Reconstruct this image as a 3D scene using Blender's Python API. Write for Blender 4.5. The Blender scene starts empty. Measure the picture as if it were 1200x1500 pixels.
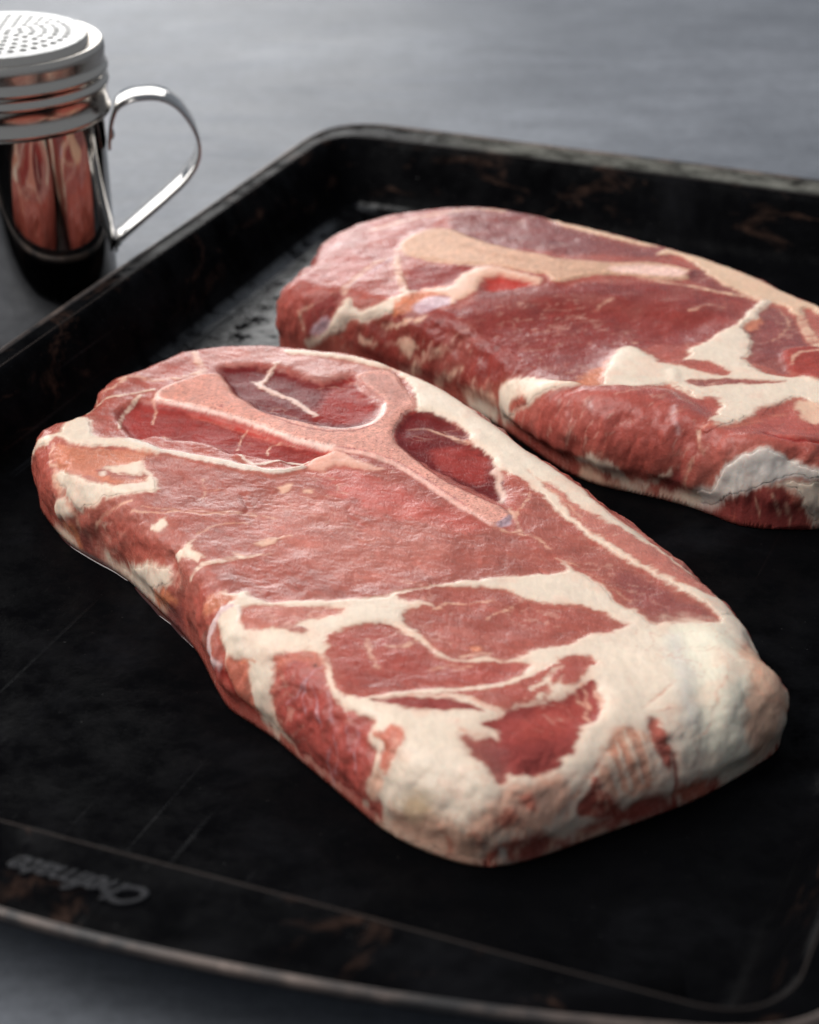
import bpy, math
import numpy as np
from mathutils import Vector, Matrix
from mathutils.geometry import delaunay_2d_cdt

for _c in (bpy.data.objects, bpy.data.meshes, bpy.data.materials, bpy.data.lights, bpy.data.cameras):
    for _o in list(_c): _c.remove(_o)
SC = bpy.context.scene
COL = SC.collection
MM = 0.001

# ---------------------------------------------------------------- camera
cam = bpy.data.cameras.new('camera'); camo = bpy.data.objects.new('camera', cam); COL.objects.link(camo)
SC.camera = camo
camo.location = (0, 0, .290); camo.rotation_euler = (math.radians(90 - 28), 0, 0)
cam.sensor_fit = 'VERTICAL'; cam.sensor_height = 36; cam.sensor_width = 36
cam.lens = 36*3100/1500
cam.clip_start = .01; cam.clip_end = 50
cam.dof.use_dof = True; cam.dof.focus_distance = .575; cam.dof.aperture_fstop = 13.5
# ---------------------------------------------------------------- world, lamps, exposure
w = bpy.data.worlds.new('World'); SC.world = w; w.use_nodes = True
w.node_tree.nodes['Background'].inputs[0].default_value = (.80, .88, 1.0, 1)
w.node_tree.nodes['Background'].inputs[1].default_value = .36
def area(name, loc, target, sx, sy, power, col):
    l = bpy.data.lights.new(name, 'AREA'); l.shape = 'RECTANGLE'; l.size = sx; l.size_y = sy; l.energy = power; l.color = col
    o = bpy.data.objects.new(name, l); COL.objects.link(o); o.location = loc
    o.rotation_euler = (Vector(target) - Vector(loc)).to_track_quat('-Z', 'Y').to_euler(); return o
area('window_light', (-.52, 1.70, .34), (-.1, .55, .0), 1.15, .54, 9, (1.0, .985, .96))
area('side_window_light', (-.95, .50, 1.22), (.0, .48, .0), 1.5, 1.2, 36, (1.0, .985, .955))
SC.view_settings.view_transform = 'Standard'; SC.view_settings.look = 'None'
SC.view_settings.exposure = 0; SC.view_settings.gamma = 1
try:
    SC.cycles.use_denoising = True
except Exception: pass
# ---------------------------------------------------------------- numpy field tools for the meat (all lengths in mm)
def sm(a, b, x):
    t = np.clip((x - a) / (b - a), 0, 1); return t * t * (3 - 2 * t)
def spline(pts, closed, n=5):
    P = np.asarray(pts, float); N = len(P); out = []
    if N < 3: return P
    for i in range(N if closed else N - 1):
        if closed: a, b, c, d = P[i-1], P[i], P[(i+1) % N], P[(i+2) % N]
        else: a, b, c, d = P[max(i-1, 0)], P[i], P[i+1], P[min(i+2, N-1)]
        for k in range(n):
            t = k / n
            out.append(b + .5*t*(c - a + t*(2*a - 5*b + 4*c - d + t*(3*(b - c) + d - a))))
    if not closed: out.append(P[-1])
    return np.array(out)
def blur(a, s):
    if s < .4: return a
    r = int(3*s) + 1; k = np.exp(-.5*(np.arange(-r, r+1)/s)**2); k /= k.sum(); k = k.astype(np.float32)
    b = np.pad(a, ((r, r), (0, 0)), 'edge'); o = np.zeros_like(a)
    for i in range(2*r+1): o += k[i]*b[i:i+a.shape[0]]
    b = np.pad(o, ((0, 0), (r, r)), 'edge'); o = np.zeros_like(a)
    for i in range(2*r+1): o += k[i]*b[:, i:i+a.shape[1]]
    return o
def vnoise(X, Y, seed):
    rs = np.random.RandomState(seed); T = rs.rand(256, 256).astype(np.float32)
    ix = np.floor(X).astype(int); iy = np.floor(Y).astype(int); fx = X - ix; fy = Y - iy
    fx = fx*fx*(3-2*fx); fy = fy*fy*(3-2*fy); ix &= 255; iy &= 255; jx = (ix+1) & 255; jy = (iy+1) & 255
    return ((T[iy, ix]*(1-fx) + T[iy, jx]*fx)*(1-fy) + (T[jy, ix]*(1-fx) + T[jy, jx]*fx)*fy)*2 - 1
def fbm(X, Y, sc, seed, o=3, ang=0., asp=1.):
    c, s = math.cos(ang), math.sin(ang); U = (X*c + Y*s)/(sc*asp); V = (-X*s + Y*c)/sc
    r = 0; a = 1.; t = 0
    for i in range(o):
        r = r + a*vnoise(U + 17.3*i, V + 5.1*i, seed + i); t += a; a *= .55; U = U*2.03; V = V*2.03
    return (r/t).astype(np.float32)
def polysd(P, X, Y, val=None):
    """signed distance (+ inside) to a closed polygon, and a per-vertex value at the nearest edge point"""
    P = np.asarray(P, np.float32); d2 = np.full(X.shape, 1e12, np.float32); ins = np.zeros(X.shape, bool)
    V = None if val is None else np.zeros(X.shape, np.float32)
    for i in range(len(P)):
        ax, ay = P[i]; j = (i+1) % len(P); bx, by = P[j]; ex, ey = bx-ax, by-ay; L = ex*ex + ey*ey
        if L < 1e-12: continue
        t = np.clip(((X-ax)*ex + (Y-ay)*ey)/L, 0, 1); q = (X-ax-t*ex)**2 + (Y-ay-t*ey)**2
        if V is not None:
            m = q < d2; V[m] = (val[i] + (val[j]-val[i])*t)[m]
        d2 = np.minimum(d2, q)
        if ay != by: ins ^= ((ay > Y) != (by > Y)) & (X < ex*(Y-ay)/ey + ax)
    sd = np.where(ins, 1, -1)*np.sqrt(d2)
    return sd if V is None else (sd, V)
def linesd(P, W, X, Y):
    r = np.full(X.shape, 1e6, np.float32)
    for i in range(len(P)-1):
        ax, ay = P[i]; bx, by = P[i+1]; ex, ey = bx-ax, by-ay; L = ex*ex + ey*ey + 1e-9
        t = np.clip(((X-ax)*ex + (Y-ay)*ey)/L, 0, 1)
        r = np.minimum(r, np.sqrt((X-ax-t*ex)**2 + (Y-ay-t*ey)**2) - .5*(W[i] + (W[i+1]-W[i])*t))
    return -r
EXP = 15.
class Steak:
    """a slab of meat on a grid laid over its unrolled skin: the middle of the grid is the top, the outer band is the side"""
    def __init__(s, outline, rad, thick, g, seed):
        s.g = g; s.seed = seed
        P = spline(outline, True, 4); R = spline(np.c_[rad, rad], True, 4)[:, 0]
        e = np.roll(P, -1, 0) - np.roll(P, 1, 0); n = np.c_[e[:, 1], -e[:, 0]]; n /= np.linalg.norm(n, axis=1)[:, None] + 1e-9
        area = .5*np.sum(P[:, 0]*np.roll(P[:, 1], -1) - P[:, 1]*np.roll(P[:, 0], -1))
        if area < 0: n = -n
        for _ in range(6): n = (np.roll(n, 1, 0) + n*2 + np.roll(n, -1, 0))/4
        n /= np.linalg.norm(n, axis=1)[:, None]
        F = P + n*EXP
        lo = F.min(0) - 2; hi = F.max(0) + 2
        s.x = np.arange(lo[0], hi[0], g, dtype=np.float32); s.y = np.arange(lo[1], hi[1], g, dtype=np.float32)
        s.X, s.Y = np.meshgrid(s.x, s.y)
        k = max(1, int(round(1.2/g)))            # distance field on a coarse grid, then enlarged
        cx = np.arange(lo[0], hi[0] + k*g, k*g, dtype=np.float32); cy = np.arange(lo[1], hi[1] + k*g, k*g, dtype=np.float32)
        CX, CY = np.meshgrid(cx, cy); sdc, Rc = polysd(F, CX, CY, R)
        s._c = (lo, k*g)
        s.sd = s.up(sdc); w = s.up(blur(Rc, 4.)); bs = s.up(blur(sdc, 3.))
        gy, gx = np.gradient(bs, g); m = np.sqrt(gx*gx + gy*gy) + 1e-4; gx /= m; gy /= m
        L = w + EXP; t = np.clip(s.sd/L, 0, 1); ph = t*math.pi/2; ex = 2/2.9
        s.t = t
        inset = w*(1 - np.maximum(np.cos(ph), 0)**ex); z = np.maximum(np.sin(ph), 0)**ex
        shift = np.where(s.sd < L, inset - np.maximum(s.sd, 0) + EXP, 0) - np.minimum(s.sd, 0)
        s.side = 1 - sm(.55, .95, t)             # 1 on the side wall, 0 on top
        bul = .7*np.sin(math.pi*np.clip(z, 0, 1)**1.3)*sm(.02, .2, t)
        shift = shift - bul*s.side + 1.0*(1 - sm(0, .16, t))
        wob = fbm(s.X, s.Y, 11, seed + 50, 3)*1.2 + fbm(s.X, s.Y, 3.0, seed + 60, 2)*.28
        s.gx, s.gy = gx, gy; s.zp = z; s.thick = thick
        s.bx = s.X + gx*(shift + wob*s.side*sm(0, .15, t)); s.by = s.Y + gy*(shift + wob*s.side*sm(0, .15, t))
        s.hz = np.zeros_like(s.X)
        s.inside = s.sd > -g*1.01
    def up(s, c):
        lo, k = s._c
        fx = (s.x - lo[0])/k; fy = (s.y - lo[1])/k; ix = np.minimum(fx.astype(int), c.shape[1]-2); iy = np.minimum(fy.astype(int), c.shape[0]-2)
        ax = (fx-ix)[None, :]; ay = (fy-iy)[:, None]; I = np.ix_
        return ((c[I(iy, ix)]*(1-ax) + c[I(iy, ix+1)]*ax)*(1-ay) + (c[I(iy+1, ix)]*(1-ax) + c[I(iy+1, ix+1)]*ax)*ay).astype(np.float32)
    def base(s):
        T = s.thick(s.X, s.Y)
        return np.stack([s.bx, s.by, s.zp*T], -1)
    def normals(s, p):
        du = np.gradient(p, axis=1); dv = np.gradient(p, axis=0); n = np.cross(du, dv)
        return n/(np.linalg.norm(n, axis=-1, keepdims=True) + 1e-9)
    def pos(s):
        p = s.base(); n = s.normals(np.stack([blur(p[..., i].astype(np.float32), 1.0/s.g) for i in range(3)], -1)); s.n0 = n
        h = s.hz*sm(.02, .16, s.t)
        p = p + n*h[..., None]
        p[..., 2] = np.maximum(p[..., 2], .15)
        return p
    # -------- painting of layers: masks in unrolled coordinates
    def mask(s, kind, pts, wid, soft, warp, wsc=2.0):
        Q = spline(pts, kind == 'p', 4)
        pad = 3 + abs(warp)*2 + soft + (max(wid) if kind == 'l' else 0)
        x0, y0 = Q.min(0) - pad; x1, y1 = Q.max(0) + pad
        i0, i1 = np.searchsorted(s.x, [x0, x1]); j0, j1 = np.searchsorted(s.y, [y0, y1])
        if i1 <= i0 or j1 <= j0: return None
        sl = (slice(j0, j1), slice(i0, i1)); X = s.X[sl]; Y = s.Y[sl]
        if warp:
            nx, ny = s.warps(wsc); fx, fy = s.warps(.9); X = X + nx[sl]*warp + fx[sl]*.16; Y = Y + ny[sl]*warp + fy[sl]*.16
        if kind == 'p': d = polysd(Q, X, Y)
        else: d = linesd(Q, spline(np.c_[wid, wid], False, 4)[:, 0], X, Y)
        return sl, sm(-soft, soft, d), d
    def warps(s, sc):
        if not hasattr(s, '_w'): s._w = {}
        if sc not in s._w:
            s._w[sc] = (fbm(s.X, s.Y, sc, s.seed+1, 4)*1.6, fbm(s.X, s.Y, sc, s.seed+9, 4)*1.6)
        return s._w[sc]
FRONT_CENTRE = (-10.0, 489.0)
FRONT_THICK = lambda X, Y: 24 + 2.0*np.exp(-((X+10)**2+(Y-60)**2)/40**2) - 1.5*np.exp(-((X-60)**2+(Y+40)**2)/35**2)
FRONT_OUTLINE = '-976,696 -898,757 -856,847 -864,947 -822,1035 -746,1097 -686,1165 -632,1229 -555,1266 -448,1280 -309,1272 -156,1240 -15,1180 94,1087 182,990 267,882 351,748 441,591 539,432 633,284 708,149 771,23 835,-88 889,-193 930,-295 950,-396 959,-484 983,-548 1008,-606 991,-674 936,-733 867,-797 780,-868 676,-934 563,-997 459,-1056 372,-1103 295,-1126 229,-1121 172,-1097 120,-1065 69,-1024 18,-970 -36,-897 -101,-806 -169,-714 -230,-628 -294,-557 -357,-486 -402,-379 -446,-254 -500,-138 -559,-39 -616,51 -672,137 -735,215 -805,286 -877,366 -941,474 -993,594'
FRONT_ROUND = '9 9.14286 9.28571 9.42857 9.57143 9.71429 9.85714 10 9 9 9 9 9 9 9 10 10.7273 11.4545 12.1818 12.9091 13.6364 14.3636 15.0909 15.8182 16.5455 17.2727 18 22 22 22 22 22 22 22 20 20 20 20 20 20 20 20 14 14 14 14 14 14 8 8 8 8 8 8 8 8 8 8 8 8'
FRONT_LAYERS = """
p|m|2,1,0,1|||-1067,620 -908,567 -871,910 -675,931 -510,1209 -213,1181 -171,255 -365,232 -651,457 -860,507 -1070,529
p|mb|2.5,1,0,1|||-751,472 -642,465 -500,389 -283,316 -125,367 -32,331 100,268 327,31 504,-171 520,-288 220,-278 -20,-330 -173,-354 -317,-321 -575,-191 -596,-35 -773,199
p|mr|4.5,2,0,1|||-179,343 -127,431 -32,331 35,252 113,202 228,98 290,34 213,8 100,56 11,81 -94,198
p|mp|5,2,0,1|||-309,121 -224,199 -119,171 -26,-9 163,46 161,-181 -21,-281 -144,-184 -261,-59
p|pk|2,1,0,1|||-548,1158 -461,1207 -275,1192 -50,1107 45,1040 -74,973 -174,947 -266,1042 -372,1086 -473,1057
p|m|1.5,0.8,0,1|||-1082,620 -986,532 -910,477 -904,378 -932,327 -920,247 -874,148 -982,252 -1069,390 -1136,536
p|mc|0.6,0.4,-2,0.9|||-653,791 -584,769 -511,740 -437,693 -371,639 -312,580 -269,538 -197,494 -142,463 -134,431 -174,403 -206,365 -275,406 -344,429 -400,450 -444,496 -515,535 -586,560 -636,585 -682,561 -733,655 -757,737 -709,815
p|mr|1.2,1,-0.6,1|||-548,753 -496,733 -437,695 -370,642 -311,584 -268,541 -213,503 -213,489 -283,526 -341,580 -406,629 -473,681 -533,727
l|rd|1.2,0.8,0,0.8||1.6 2.9 4.2 3.2 2.2|-533,745 -438,692 -355,625 -297,569 -253,529
p|md|1.6,0.8,-1.6,1.3|||-479,1048 -456,942 -413,844 -351,749 -277,684 -205,639 -134,609 -65,604 -17,658 3,713 -20,808 -47,892 -67,964 -89,981 -132,945 -173,927 -220,966 -280,1025 -341,1063 -415,1074
p|rd2|2.5,1.2,0,1|||-131,916 -74,967 -43,879 -14,761 -21,671 -73,641 -136,647 -193,679 -168,777
l|fw2|0.6,0.7,0.3,0.5||1.2 1.4 1.6 1.8 1.8 1.7 1.6 1.5|-305,1079 -325,1041 -343,975 -351,933 -301,874 -256,825 -211,760 -180,697
l|fw2|0.5,0.5,0,0.8||1.1 0.6|-351,933 -376,974
l|po2|0.6,0.5,0.2,0.8||2 2.2 2.3 2.5 2.4 2.1 1.7 1.4|-569,1167 -547,1078 -534,1015 -579,981 -620,966 -670,960 -737,979 -779,965
l|po2|0.6,0.5,0,0.8||1.2 1.1 1.1 1|-751,986 -796,906 -899,934 -849,728
l|f|0.35,0.4,0.2,0.8||1.2 1.1 1.1 1.1 1|-846,738 -833,828 -764,845 -718,868 -666,886
l|f|0.3,0.3,0.2,0.8||1.3 1.1 0.97 0.8|-705,848 -725,791 -744,728 -741,623
l|po|0.3,0.3,0,0.8||0.9 0.7 0.5|-664,819 -650,763 -650,683
l|po|0.3,0.3,0,0.8||0.9 0.7 0.5|-661,807 -648,760 -650,682
l|po|0.3,0.3,0,0.8||0.5 0.45 0.4|-371,625 -385,539 -389,493
l|po|0.3,0.4,0,0.8||0.8 0.7 0.6 0.5|-246,522 -276,526 -299,508 -301,456
l|po|0.3,0.4,0,0.8||0.5 0.45 0.4|-276,526 -247,509 -226,505
l|po|0.4,0.4,0,0.8||0.6 0.8 1 1.2|-610,597 -557,548 -500,519 -444,500
p|f|0.5,0.7,0.5,1|fat||-1067,620 -1041,619 -958,585 -911,592 -890,672 -857,697 -830,668 -815,603 -800,571 -771,555 -716,552 -657,522 -619,472 -609,453 -652,467 -695,490 -757,500 -805,503 -861,518 -907,564 -967,539 -1077,620
p|o2|1.4,0.9,0,1|||-906,528 -860,507 -804,492 -749,484 -694,480 -637,462 -646,425 -652,399 -695,377 -742,372 -771,352 -748,317 -686,298 -634,303 -636,264 -681,268 -741,287 -816,327 -882,377 -924,430 -925,485
p|f|1,0.9,0.3,0.8|fat||-916,398 -860,353 -792,303 -726,271 -655,263 -624,291 -640,365 -604,305 -586,238 -622,208 -701,211 -766,223 -805,222 -853,240 -887,273 -911,322 -933,382
p|f|1.2,0.9,0,1|||-748,369 -696,379 -655,407 -634,339 -677,327 -732,349
l|f|0.6,0.6,0,0.8||1.2 1.5 1.7 2|-861,519 -794,518 -726,521 -670,507
p|fw|0.3,0.2,0,1|||-756,337 -745,346 -738,326 -748,319
l|po|0.5,0.6,0,0.8||1.2 1.4 1.6 1.8|-921,531 -941,462 -928,396 -925,343
p|f|0.4,0.5,0.9,0.6|||-963,330 -920,318 -902,289 -893,258 -908,252 -974,302 -978,322
p|f|0.5,0.5,0.3,0.6|||-1065,379 -1017,323 -971,266 -949,222 -929,197 -981,251 -1042,338
p|o|0.8,0.6,0,1|||-993,302 -926,246 -918,213 -927,204 -962,244
p|md2|1.6,1,-1.2,1.2|||-898,230 -868,171 -843,136 -878,152 -923,197 -929,231
p|f|0.5,0.8,0.6,1|fat||-869,152 -838,129 -818,93 -740,30 -658,-28 -604,-89 -567,-124 -581,-145 -620,-130 -679,-82 -715,-67 -643,-144 -687,-111 -709,-91 -743,-33 -780,20 -815,72 -850,113 -869,143
p|o|0.9,0.8,0,1|||-677,-81 -613,-142 -605,-173 -667,-123 -713,-69
p|pu2|1,0.8,0,1|||-706,-94 -626,-165 -583,-212 -580,-250 -644,-197 -680,-134
l|f|0.3,0.4,0,0.8||0.7 0.77 0.83 0.9|-571,-131 -573,-156 -571,-180 -572,-201
l|m|1.2,0.6,-2.4,1.6||2.5 2.7 2.8 3|-563,-99 -572,-144 -573,-185 -583,-212
l|po|0.35,0.5,0,0.8||0.7 0.87 1 1.2|-843,177 -794,182 -725,176 -661,183
l|po|0.4,0.6,0,0.8||1 0.8 0.6|-661,135 -589,104 -523,107
l|po|0.5,1,0,0.8||0.3 0.5 0.7 0.5 0.3|-621,137 -556,123 -464,95 -356,106 -303,80
p|f|0.5,0.7,0,1|||-604,38 -579,54 -549,71 -542,34 -572,16
l|po|0.4,0.5,0,0.8||0.8 0.65 0.5|-800,165 -805,149 -797,127
p|f|0.5,0.8,0.3,1|||-554,-91 -494,-82 -462,-46 -468,-90 -430,-130 -451,-154 -484,-130
l|f|0.4,0.6,0.3,0.8||1 1.6 2.1 2 1.3 0.6|-487,-205 -456,-183 -408,-165 -369,-148 -320,-139 -287,-130
l|po|0.5,0.6,0,0.8||0.6 0.7 0.8|-269,-69 -240,-37 -209,-25
l|po|0.6,0.9,0,0.8||0.3 0.4 0.5|-503,-112 -429,18 -330,43
l|po|0.6,0.9,0,0.8||0.4 0.43 0.47 0.5|-488,111 -397,96 -308,82 -256,68
l|po2|0.6,0.9,0,0.8||0.8 0.6 0.4|-350,-117 -317,-137 -269,-123
l|po|0.4,0.5,0,0.8||0.5 0.45 0.4|-469,287 -456,218 -462,178
l|po|0.4,0.5,0,0.8||0.6 0.3|-456,218 -421,231
p|po|0.5,0.6,0,1|||-252,242 -220,258 -226,225 -244,213
p|po|0.5,0.6,0,1|||-192,211 -160,224 -166,205
l|m|0.4,0.5,-0.6,0.5||0.8 0.8 0.8|-355,205 -337,133 -337,98
l|m|0.4,0.5,-0.5,0.5||0.8 0.8 0.8|-67,122 -53,71 -20,20
p|po2|0.8,0.7,0,1|||-299,-60 -250,-41 -254,-66 -285,-79
l|fw|0.35,0.4,0.7,0.7|fat|1.8 2 2.3 2.5 2.8 3 2.7 2.4 2.2 1.9 1.6|-704,538 -660,507 -608,468 -574,460 -509,423 -446,397 -391,371 -336,344 -283,326 -237,327 -198,350
l|fw|0.35,0.4,0.5,0.5||0.7 0.88 1 1.2 1.4|-386,445 -339,369 -299,371 -235,399 -186,385
l|o2|0.3,0.3,-0.5,0.4||0.4 0.4 0.4 0.4|-366,382 -324,344 -263,334 -205,336
p|po3|1,1.2,0.3,1|||-179,343 -168,421 -135,440 -116,445 -81,415 -33,383 20,344 8,330 -60,355 -112,355 -151,328
p|f|0.5,0.6,0.4,1|fat||-288,1184 -213,1170 -124,1140 -50,1107 23,1061 68,1015 104,973 155,923 224,842 277,763 329,666 383,581 432,487 483,407 533,329 579,237 613,140 652,63 711,27 742,-50 790,-130 852,-183 873,-277 904,-346 936,-395 907,-514 861,-430 840,-387 808,-349 763,-282 716,-208 660,-153 605,-75 550,11 510,74 470,177 423,248 399,262 375,319 366,346 344,353 333,399 320,448 288,498 268,545 264,593 223,658 175,694 121,719 114,813 91,934 45,1015 -10,1045 -77,1093 -152,1122 -227,1142 -279,1152
p|mp|0.8,0.7,0,1|||457,266 498,189 530,81 569,6 608,-45 664,-117 715,-188 763,-252 819,-289 860,-312 867,-240 834,-195 780,-147 738,-76 689,-38 643,21 600,72 557,126 518,204 483,266
l|po|0.5,0.5,-0.2,0.4||0.5 0.5 0.5 0.5|427,344 475,246 521,150 564,46
p|mb|0.5,0.6,0,1|||399,155 433,181 469,149 507,37 558,-39 615,-111 670,-182 725,-243 771,-316 805,-373 836,-415 843,-429 771,-448 699,-450 663,-392 632,-343 611,-297 591,-264 577,-216 542,-182 508,-148 478,-125 420,-51
p|pu2|2.5,1,0,1|||644,-202 723,-263 779,-337 836,-422 774,-440 705,-443 655,-352 620,-272
l|po|0.4,0.7,0,0.8||0.6 0.45 0.3|608,-283 629,-306 655,-352
l|po|0.4,0.7,0,0.8||0.6 0.3|645,-329 680,-341
l|po|0.4,0.7,0,0.8||0.6 0.45 0.3|478,-128 507,-153 538,-168
l|po|0.4,0.7,0,0.8||0.6 0.3|553,-204 593,-237
p|md|0.7,0.5,-1.5,1.4|||99,702 140,722 189,693 223,655 258,599 268,550 249,553 275,511 307,479 332,413 340,358 358,303 363,222 353,162 331,190 281,242 230,293 178,348 132,399 91,452 68,505 59,558 71,621 84,672
p|mc|2,0.8,0,1|||166,481 248,512 307,451 324,368 296,288 244,314 186,382
l|po|0.4,0.5,0.2,0.8||0.8 0.98 1.1 1.3 1.5|95,612 140,624 181,604 222,568 265,521
l|fw2|0.8,1,0,0.8||2.2 1.6 1|338,359 347,296 353,165
p|m|0.8,0.6,0,1|||375,319 401,307 428,254 429,210 407,155 382,169 370,244
l|po|0.5,0.7,0,0.8||0.5 0.67 0.83 1|429,223 414,169 394,129 385,75
l|po|0.5,0.7,0.2,0.8||1.2 1.1 1 0.9 0.8|314,42 350,10 400,-9 442,-45 464,-86
l|po2|0.6,0.7,0,0.8||1.6 1.3 1|367,127 383,49 394,-2
p|b|0.3,0.15,0.45,0.4|bone||-660,830 -653,872 -620,918 -573,959 -533,992 -490,1001 -468,990 -442,922 -413,844 -367,773 -320,699 -261,659 -204,625 -154,585 -106,572 -51,581 -7,614 21,675 28,743 15,795 -13,839 -40,892 -55,944 -61,975 -45,993 -2,1014 32,1012 61,975 76,902 105,811 115,757 112,723 90,697 77,651 60,584 57,541 64,499 84,463 111,409 151,343 203,271 254,221 305,168 342,139 366,102 369,77 351,50 331,30 300,47 264,99 227,151 182,211 137,276 91,335 38,388 -16,420 -63,444 -115,456 -171,487 -240,527 -298,578 -356,632 -414,680 -475,726 -533,755 -592,780 -636,791 -657,809
p|b2|1.5,1.2,0,1|||-638,827 -603,896 -531,975 -481,987 -445,887 -380,778 -288,654 -342,641 -423,707 -513,772 -594,802
p|b3|1.5,1,0,1|||-44,954 13,981 57,945 92,807 65,718 43,786 0,858
l|bw|0.7,0.2,0.12,0.5||1.2 1.3 1.4 1.5 1.6 1.7 1.8 1.9 2|-652,815 -592,785 -518,752 -437,697 -356,632 -283,565 -227,519 -171,487 -115,458
l|bw|0.5,0.2,0.2,0.5||1.6 1.3 1.1 0.8|-644,811 -652,844 -638,884 -580,947
l|bw2|0.7,0.2,0.1,0.5||1.4 1.5 1.7 1.8 1.5 1.3 1|-109,454 -34,427 34,384 100,320 178,214 253,111 315,39
l|bl|0.25,0.1,-0.2,0.3||0.35 0.35 0.35 0.35 0.35 0.35|-105,459 -35,441 34,403 100,339 179,234 254,131
l|bw3|0.5,0.15,0.25,0.5||0.8 1 1.3 1.4 1.5 1.5|-155,599 -106,584 -52,593 -7,624 20,685 26,745
l|pk|0.6,0.2,0,0.8||2.4 2.4 2.4 2.4|-55,940 -36,878 -10,830 15,785
p|rd2|0.3,0.1,0,1|||-455,758 -448,753 -448,741 -456,745
l|sil|0.3,0.2,0,0.8||0.5 0.5 0.5|289,68 325,31 365,77
p|sil|0.5,0.3,0,1|||329,33 355,73 372,86 367,48 347,31
l|rd|0.4,0.3,-0.3,0.4||0.5 0.54 0.59 0.63 0.68 0.69 0.67 0.64 0.62 0.6|-643,789 -591,772 -533,747 -474,716 -414,672 -356,623 -298,568 -240,517 -177,479 -122,441
l|rd2|0.35,0.2,0,0.8||0.45 0.45 0.45 0.45 0.45 0.45 0.45 0.45 0.45 0.45 0.45|-460,975 -436,901 -408,823 -360,745 -314,679 -255,623 -198,582 -149,559 -105,554 -47,564 -4,602
l|rd2|0.35,0.2,0,0.8||0.45 0.45 0.45 0.45 0.45 0.45 0.45 0.45 0.45 0.45 0.45|121,719 91,694 79,654 62,590 59,543 66,498 85,454 115,406 155,334 205,261 257,212
l|m|1.2,0.6,-1.9,1.3||1.5 1.8 2.1 2.4|-549,-137 -556,-191 -601,-211 -613,-225
l|m3|1,0.6,-1.1,1||1.2 1.3 1.5 1.6|-244,-588 -267,-634 -285,-688 -291,-740
l|po2|1,0.6,-0.9,1||1.2 1.2 1.2|3,-870 -13,-953 -68,-1016
l|m|1.2,0.6,-1.4,1.1||1.4 1.5 1.5 1.6|-797,130 -832,166 -880,170 -860,140
l|po|1.2,0.6,-1.1,1||1.2 1.3 1.3 1.4|-924,431 -932,366 -895,267 -902,227
p|f|0.5,0.7,0.3,1|fat||-378,-317 -331,-328 -308,-315 -288,-344 -262,-367 -221,-373 -174,-363 -126,-361 -85,-359 -68,-355 -14,-348 39,-337 80,-310 158,-284 206,-263 267,-252 316,-235 378,-223 438,-215 475,-208 500,-195 495,-140 519,-189 547,-217 576,-251 597,-285 595,-290 609,-334 630,-364 658,-387 663,-392 683,-426 699,-456 729,-444 773,-451 839,-440 864,-411 913,-373 974,-427 968,-607 1071,-613 1092,-674 1143,-705 1007,-878 857,-1001 671,-1113 439,-1241 327,-1276 123,-1241 -51,-1122 -88,-1069 -182,-936 -269,-825 -323,-737 -375,-678 -398,-601 -402,-517 -396,-449
p|fy|5,2,0,1|||727,-455 828,-456 916,-538 985,-626 1086,-665 1031,-823 923,-940 804,-929 725,-760 723,-594
p|fp|3,2,0,1|||884,-514 967,-530 1013,-632 1075,-660 1034,-786 1012,-853 908,-833 890,-697
p|m|1.2,0.8,0,1|||-637,-209 -575,-255 -491,-288 -425,-302 -378,-323 -338,-364 -384,-392 -418,-415 -468,-436 -475,-483 -566,-366 -606,-265
p|o2|1.5,1,0,1|||-427,-306 -369,-320 -327,-357 -382,-380 -455,-359
p|mp|0.7,0.8,0,1|||-317,-402 -279,-382 -221,-393 -160,-400 -114,-392 -72,-400 -62,-421 -101,-442 -147,-457 -186,-486 -233,-485 -289,-490 -314,-469 -318,-433
p|pu2|0.7,0.6,0,1|||-208,-477 -166,-488 -147,-505 -159,-513 -189,-494
l|sil2|0.4,0.4,0.5,0.6||1.4 2 2.5 2.7 2.4 2.2|-337,-386 -373,-395 -406,-417 -448,-442 -457,-488 -437,-530
l|fw|0.4,0.3,0.4,0.5||1.5 1.1 0.8|-323,-398 -315,-422 -325,-449
p|o3|0.8,0.6,0,1|||-394,-534 -355,-547 -325,-570 -333,-609 -344,-636 -346,-658 -360,-678 -394,-649 -393,-617 -404,-569
p|m2|0.8,0.7,0,1|||-488,-479 -436,-542 -404,-590 -397,-625 -381,-666 -356,-697 -357,-718 -395,-674 -439,-627 -481,-577 -521,-497 -548,-426
l|rd2|0.8,0.5,-1,0.8||1.2 1.2 1.2 1.2|-459,-510 -409,-576 -395,-625 -373,-673
l|o|0.4,0.3,0,0.8||0.4 0.4 0.4|-299,-579 -317,-567 -345,-564
p|m3|0.9,0.7,-0.5,1.2|||-241,-590 -219,-579 -180,-584 -138,-586 -113,-605 -95,-638 -93,-684 -90,-738 -70,-791 -37,-833 -1,-859 21,-874 -12,-908 -9,-956 -27,-991 -68,-1017 -69,-1032 -36,-1058 -60,-1081 -87,-1071 -140,-1002 -189,-929 -245,-857 -288,-799 -301,-754 -303,-718 -285,-678 -258,-631
p|o3|2,1,0,1|||-234,-591 -180,-585 -118,-601 -91,-666 -116,-641 -173,-618 -228,-623
l|sil|0.5,0.6,0,0.8||0.4 0.6 0.57 0.3|-96,-650 -142,-676 -195,-708 -244,-711
l|sil|0.5,0.6,0,0.8||0.4 0.7 0.3|-149,-681 -183,-727 -190,-764
l|sil|0.5,0.6,0,0.8||0.4 0.7 0.3|-100,-747 -104,-803 -108,-855
l|sil|0.5,0.6,0,0.8||0.4 0.7 0.3|-139,-719 -147,-778 -153,-821
l|sil|0.5,0.6,0,0.8||0.4 0.7 0.3|-119,-862 -132,-914 -179,-914
l|sil|0.5,0.6,0,0.8||0.4 0.3|-67,-860 -82,-919
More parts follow.
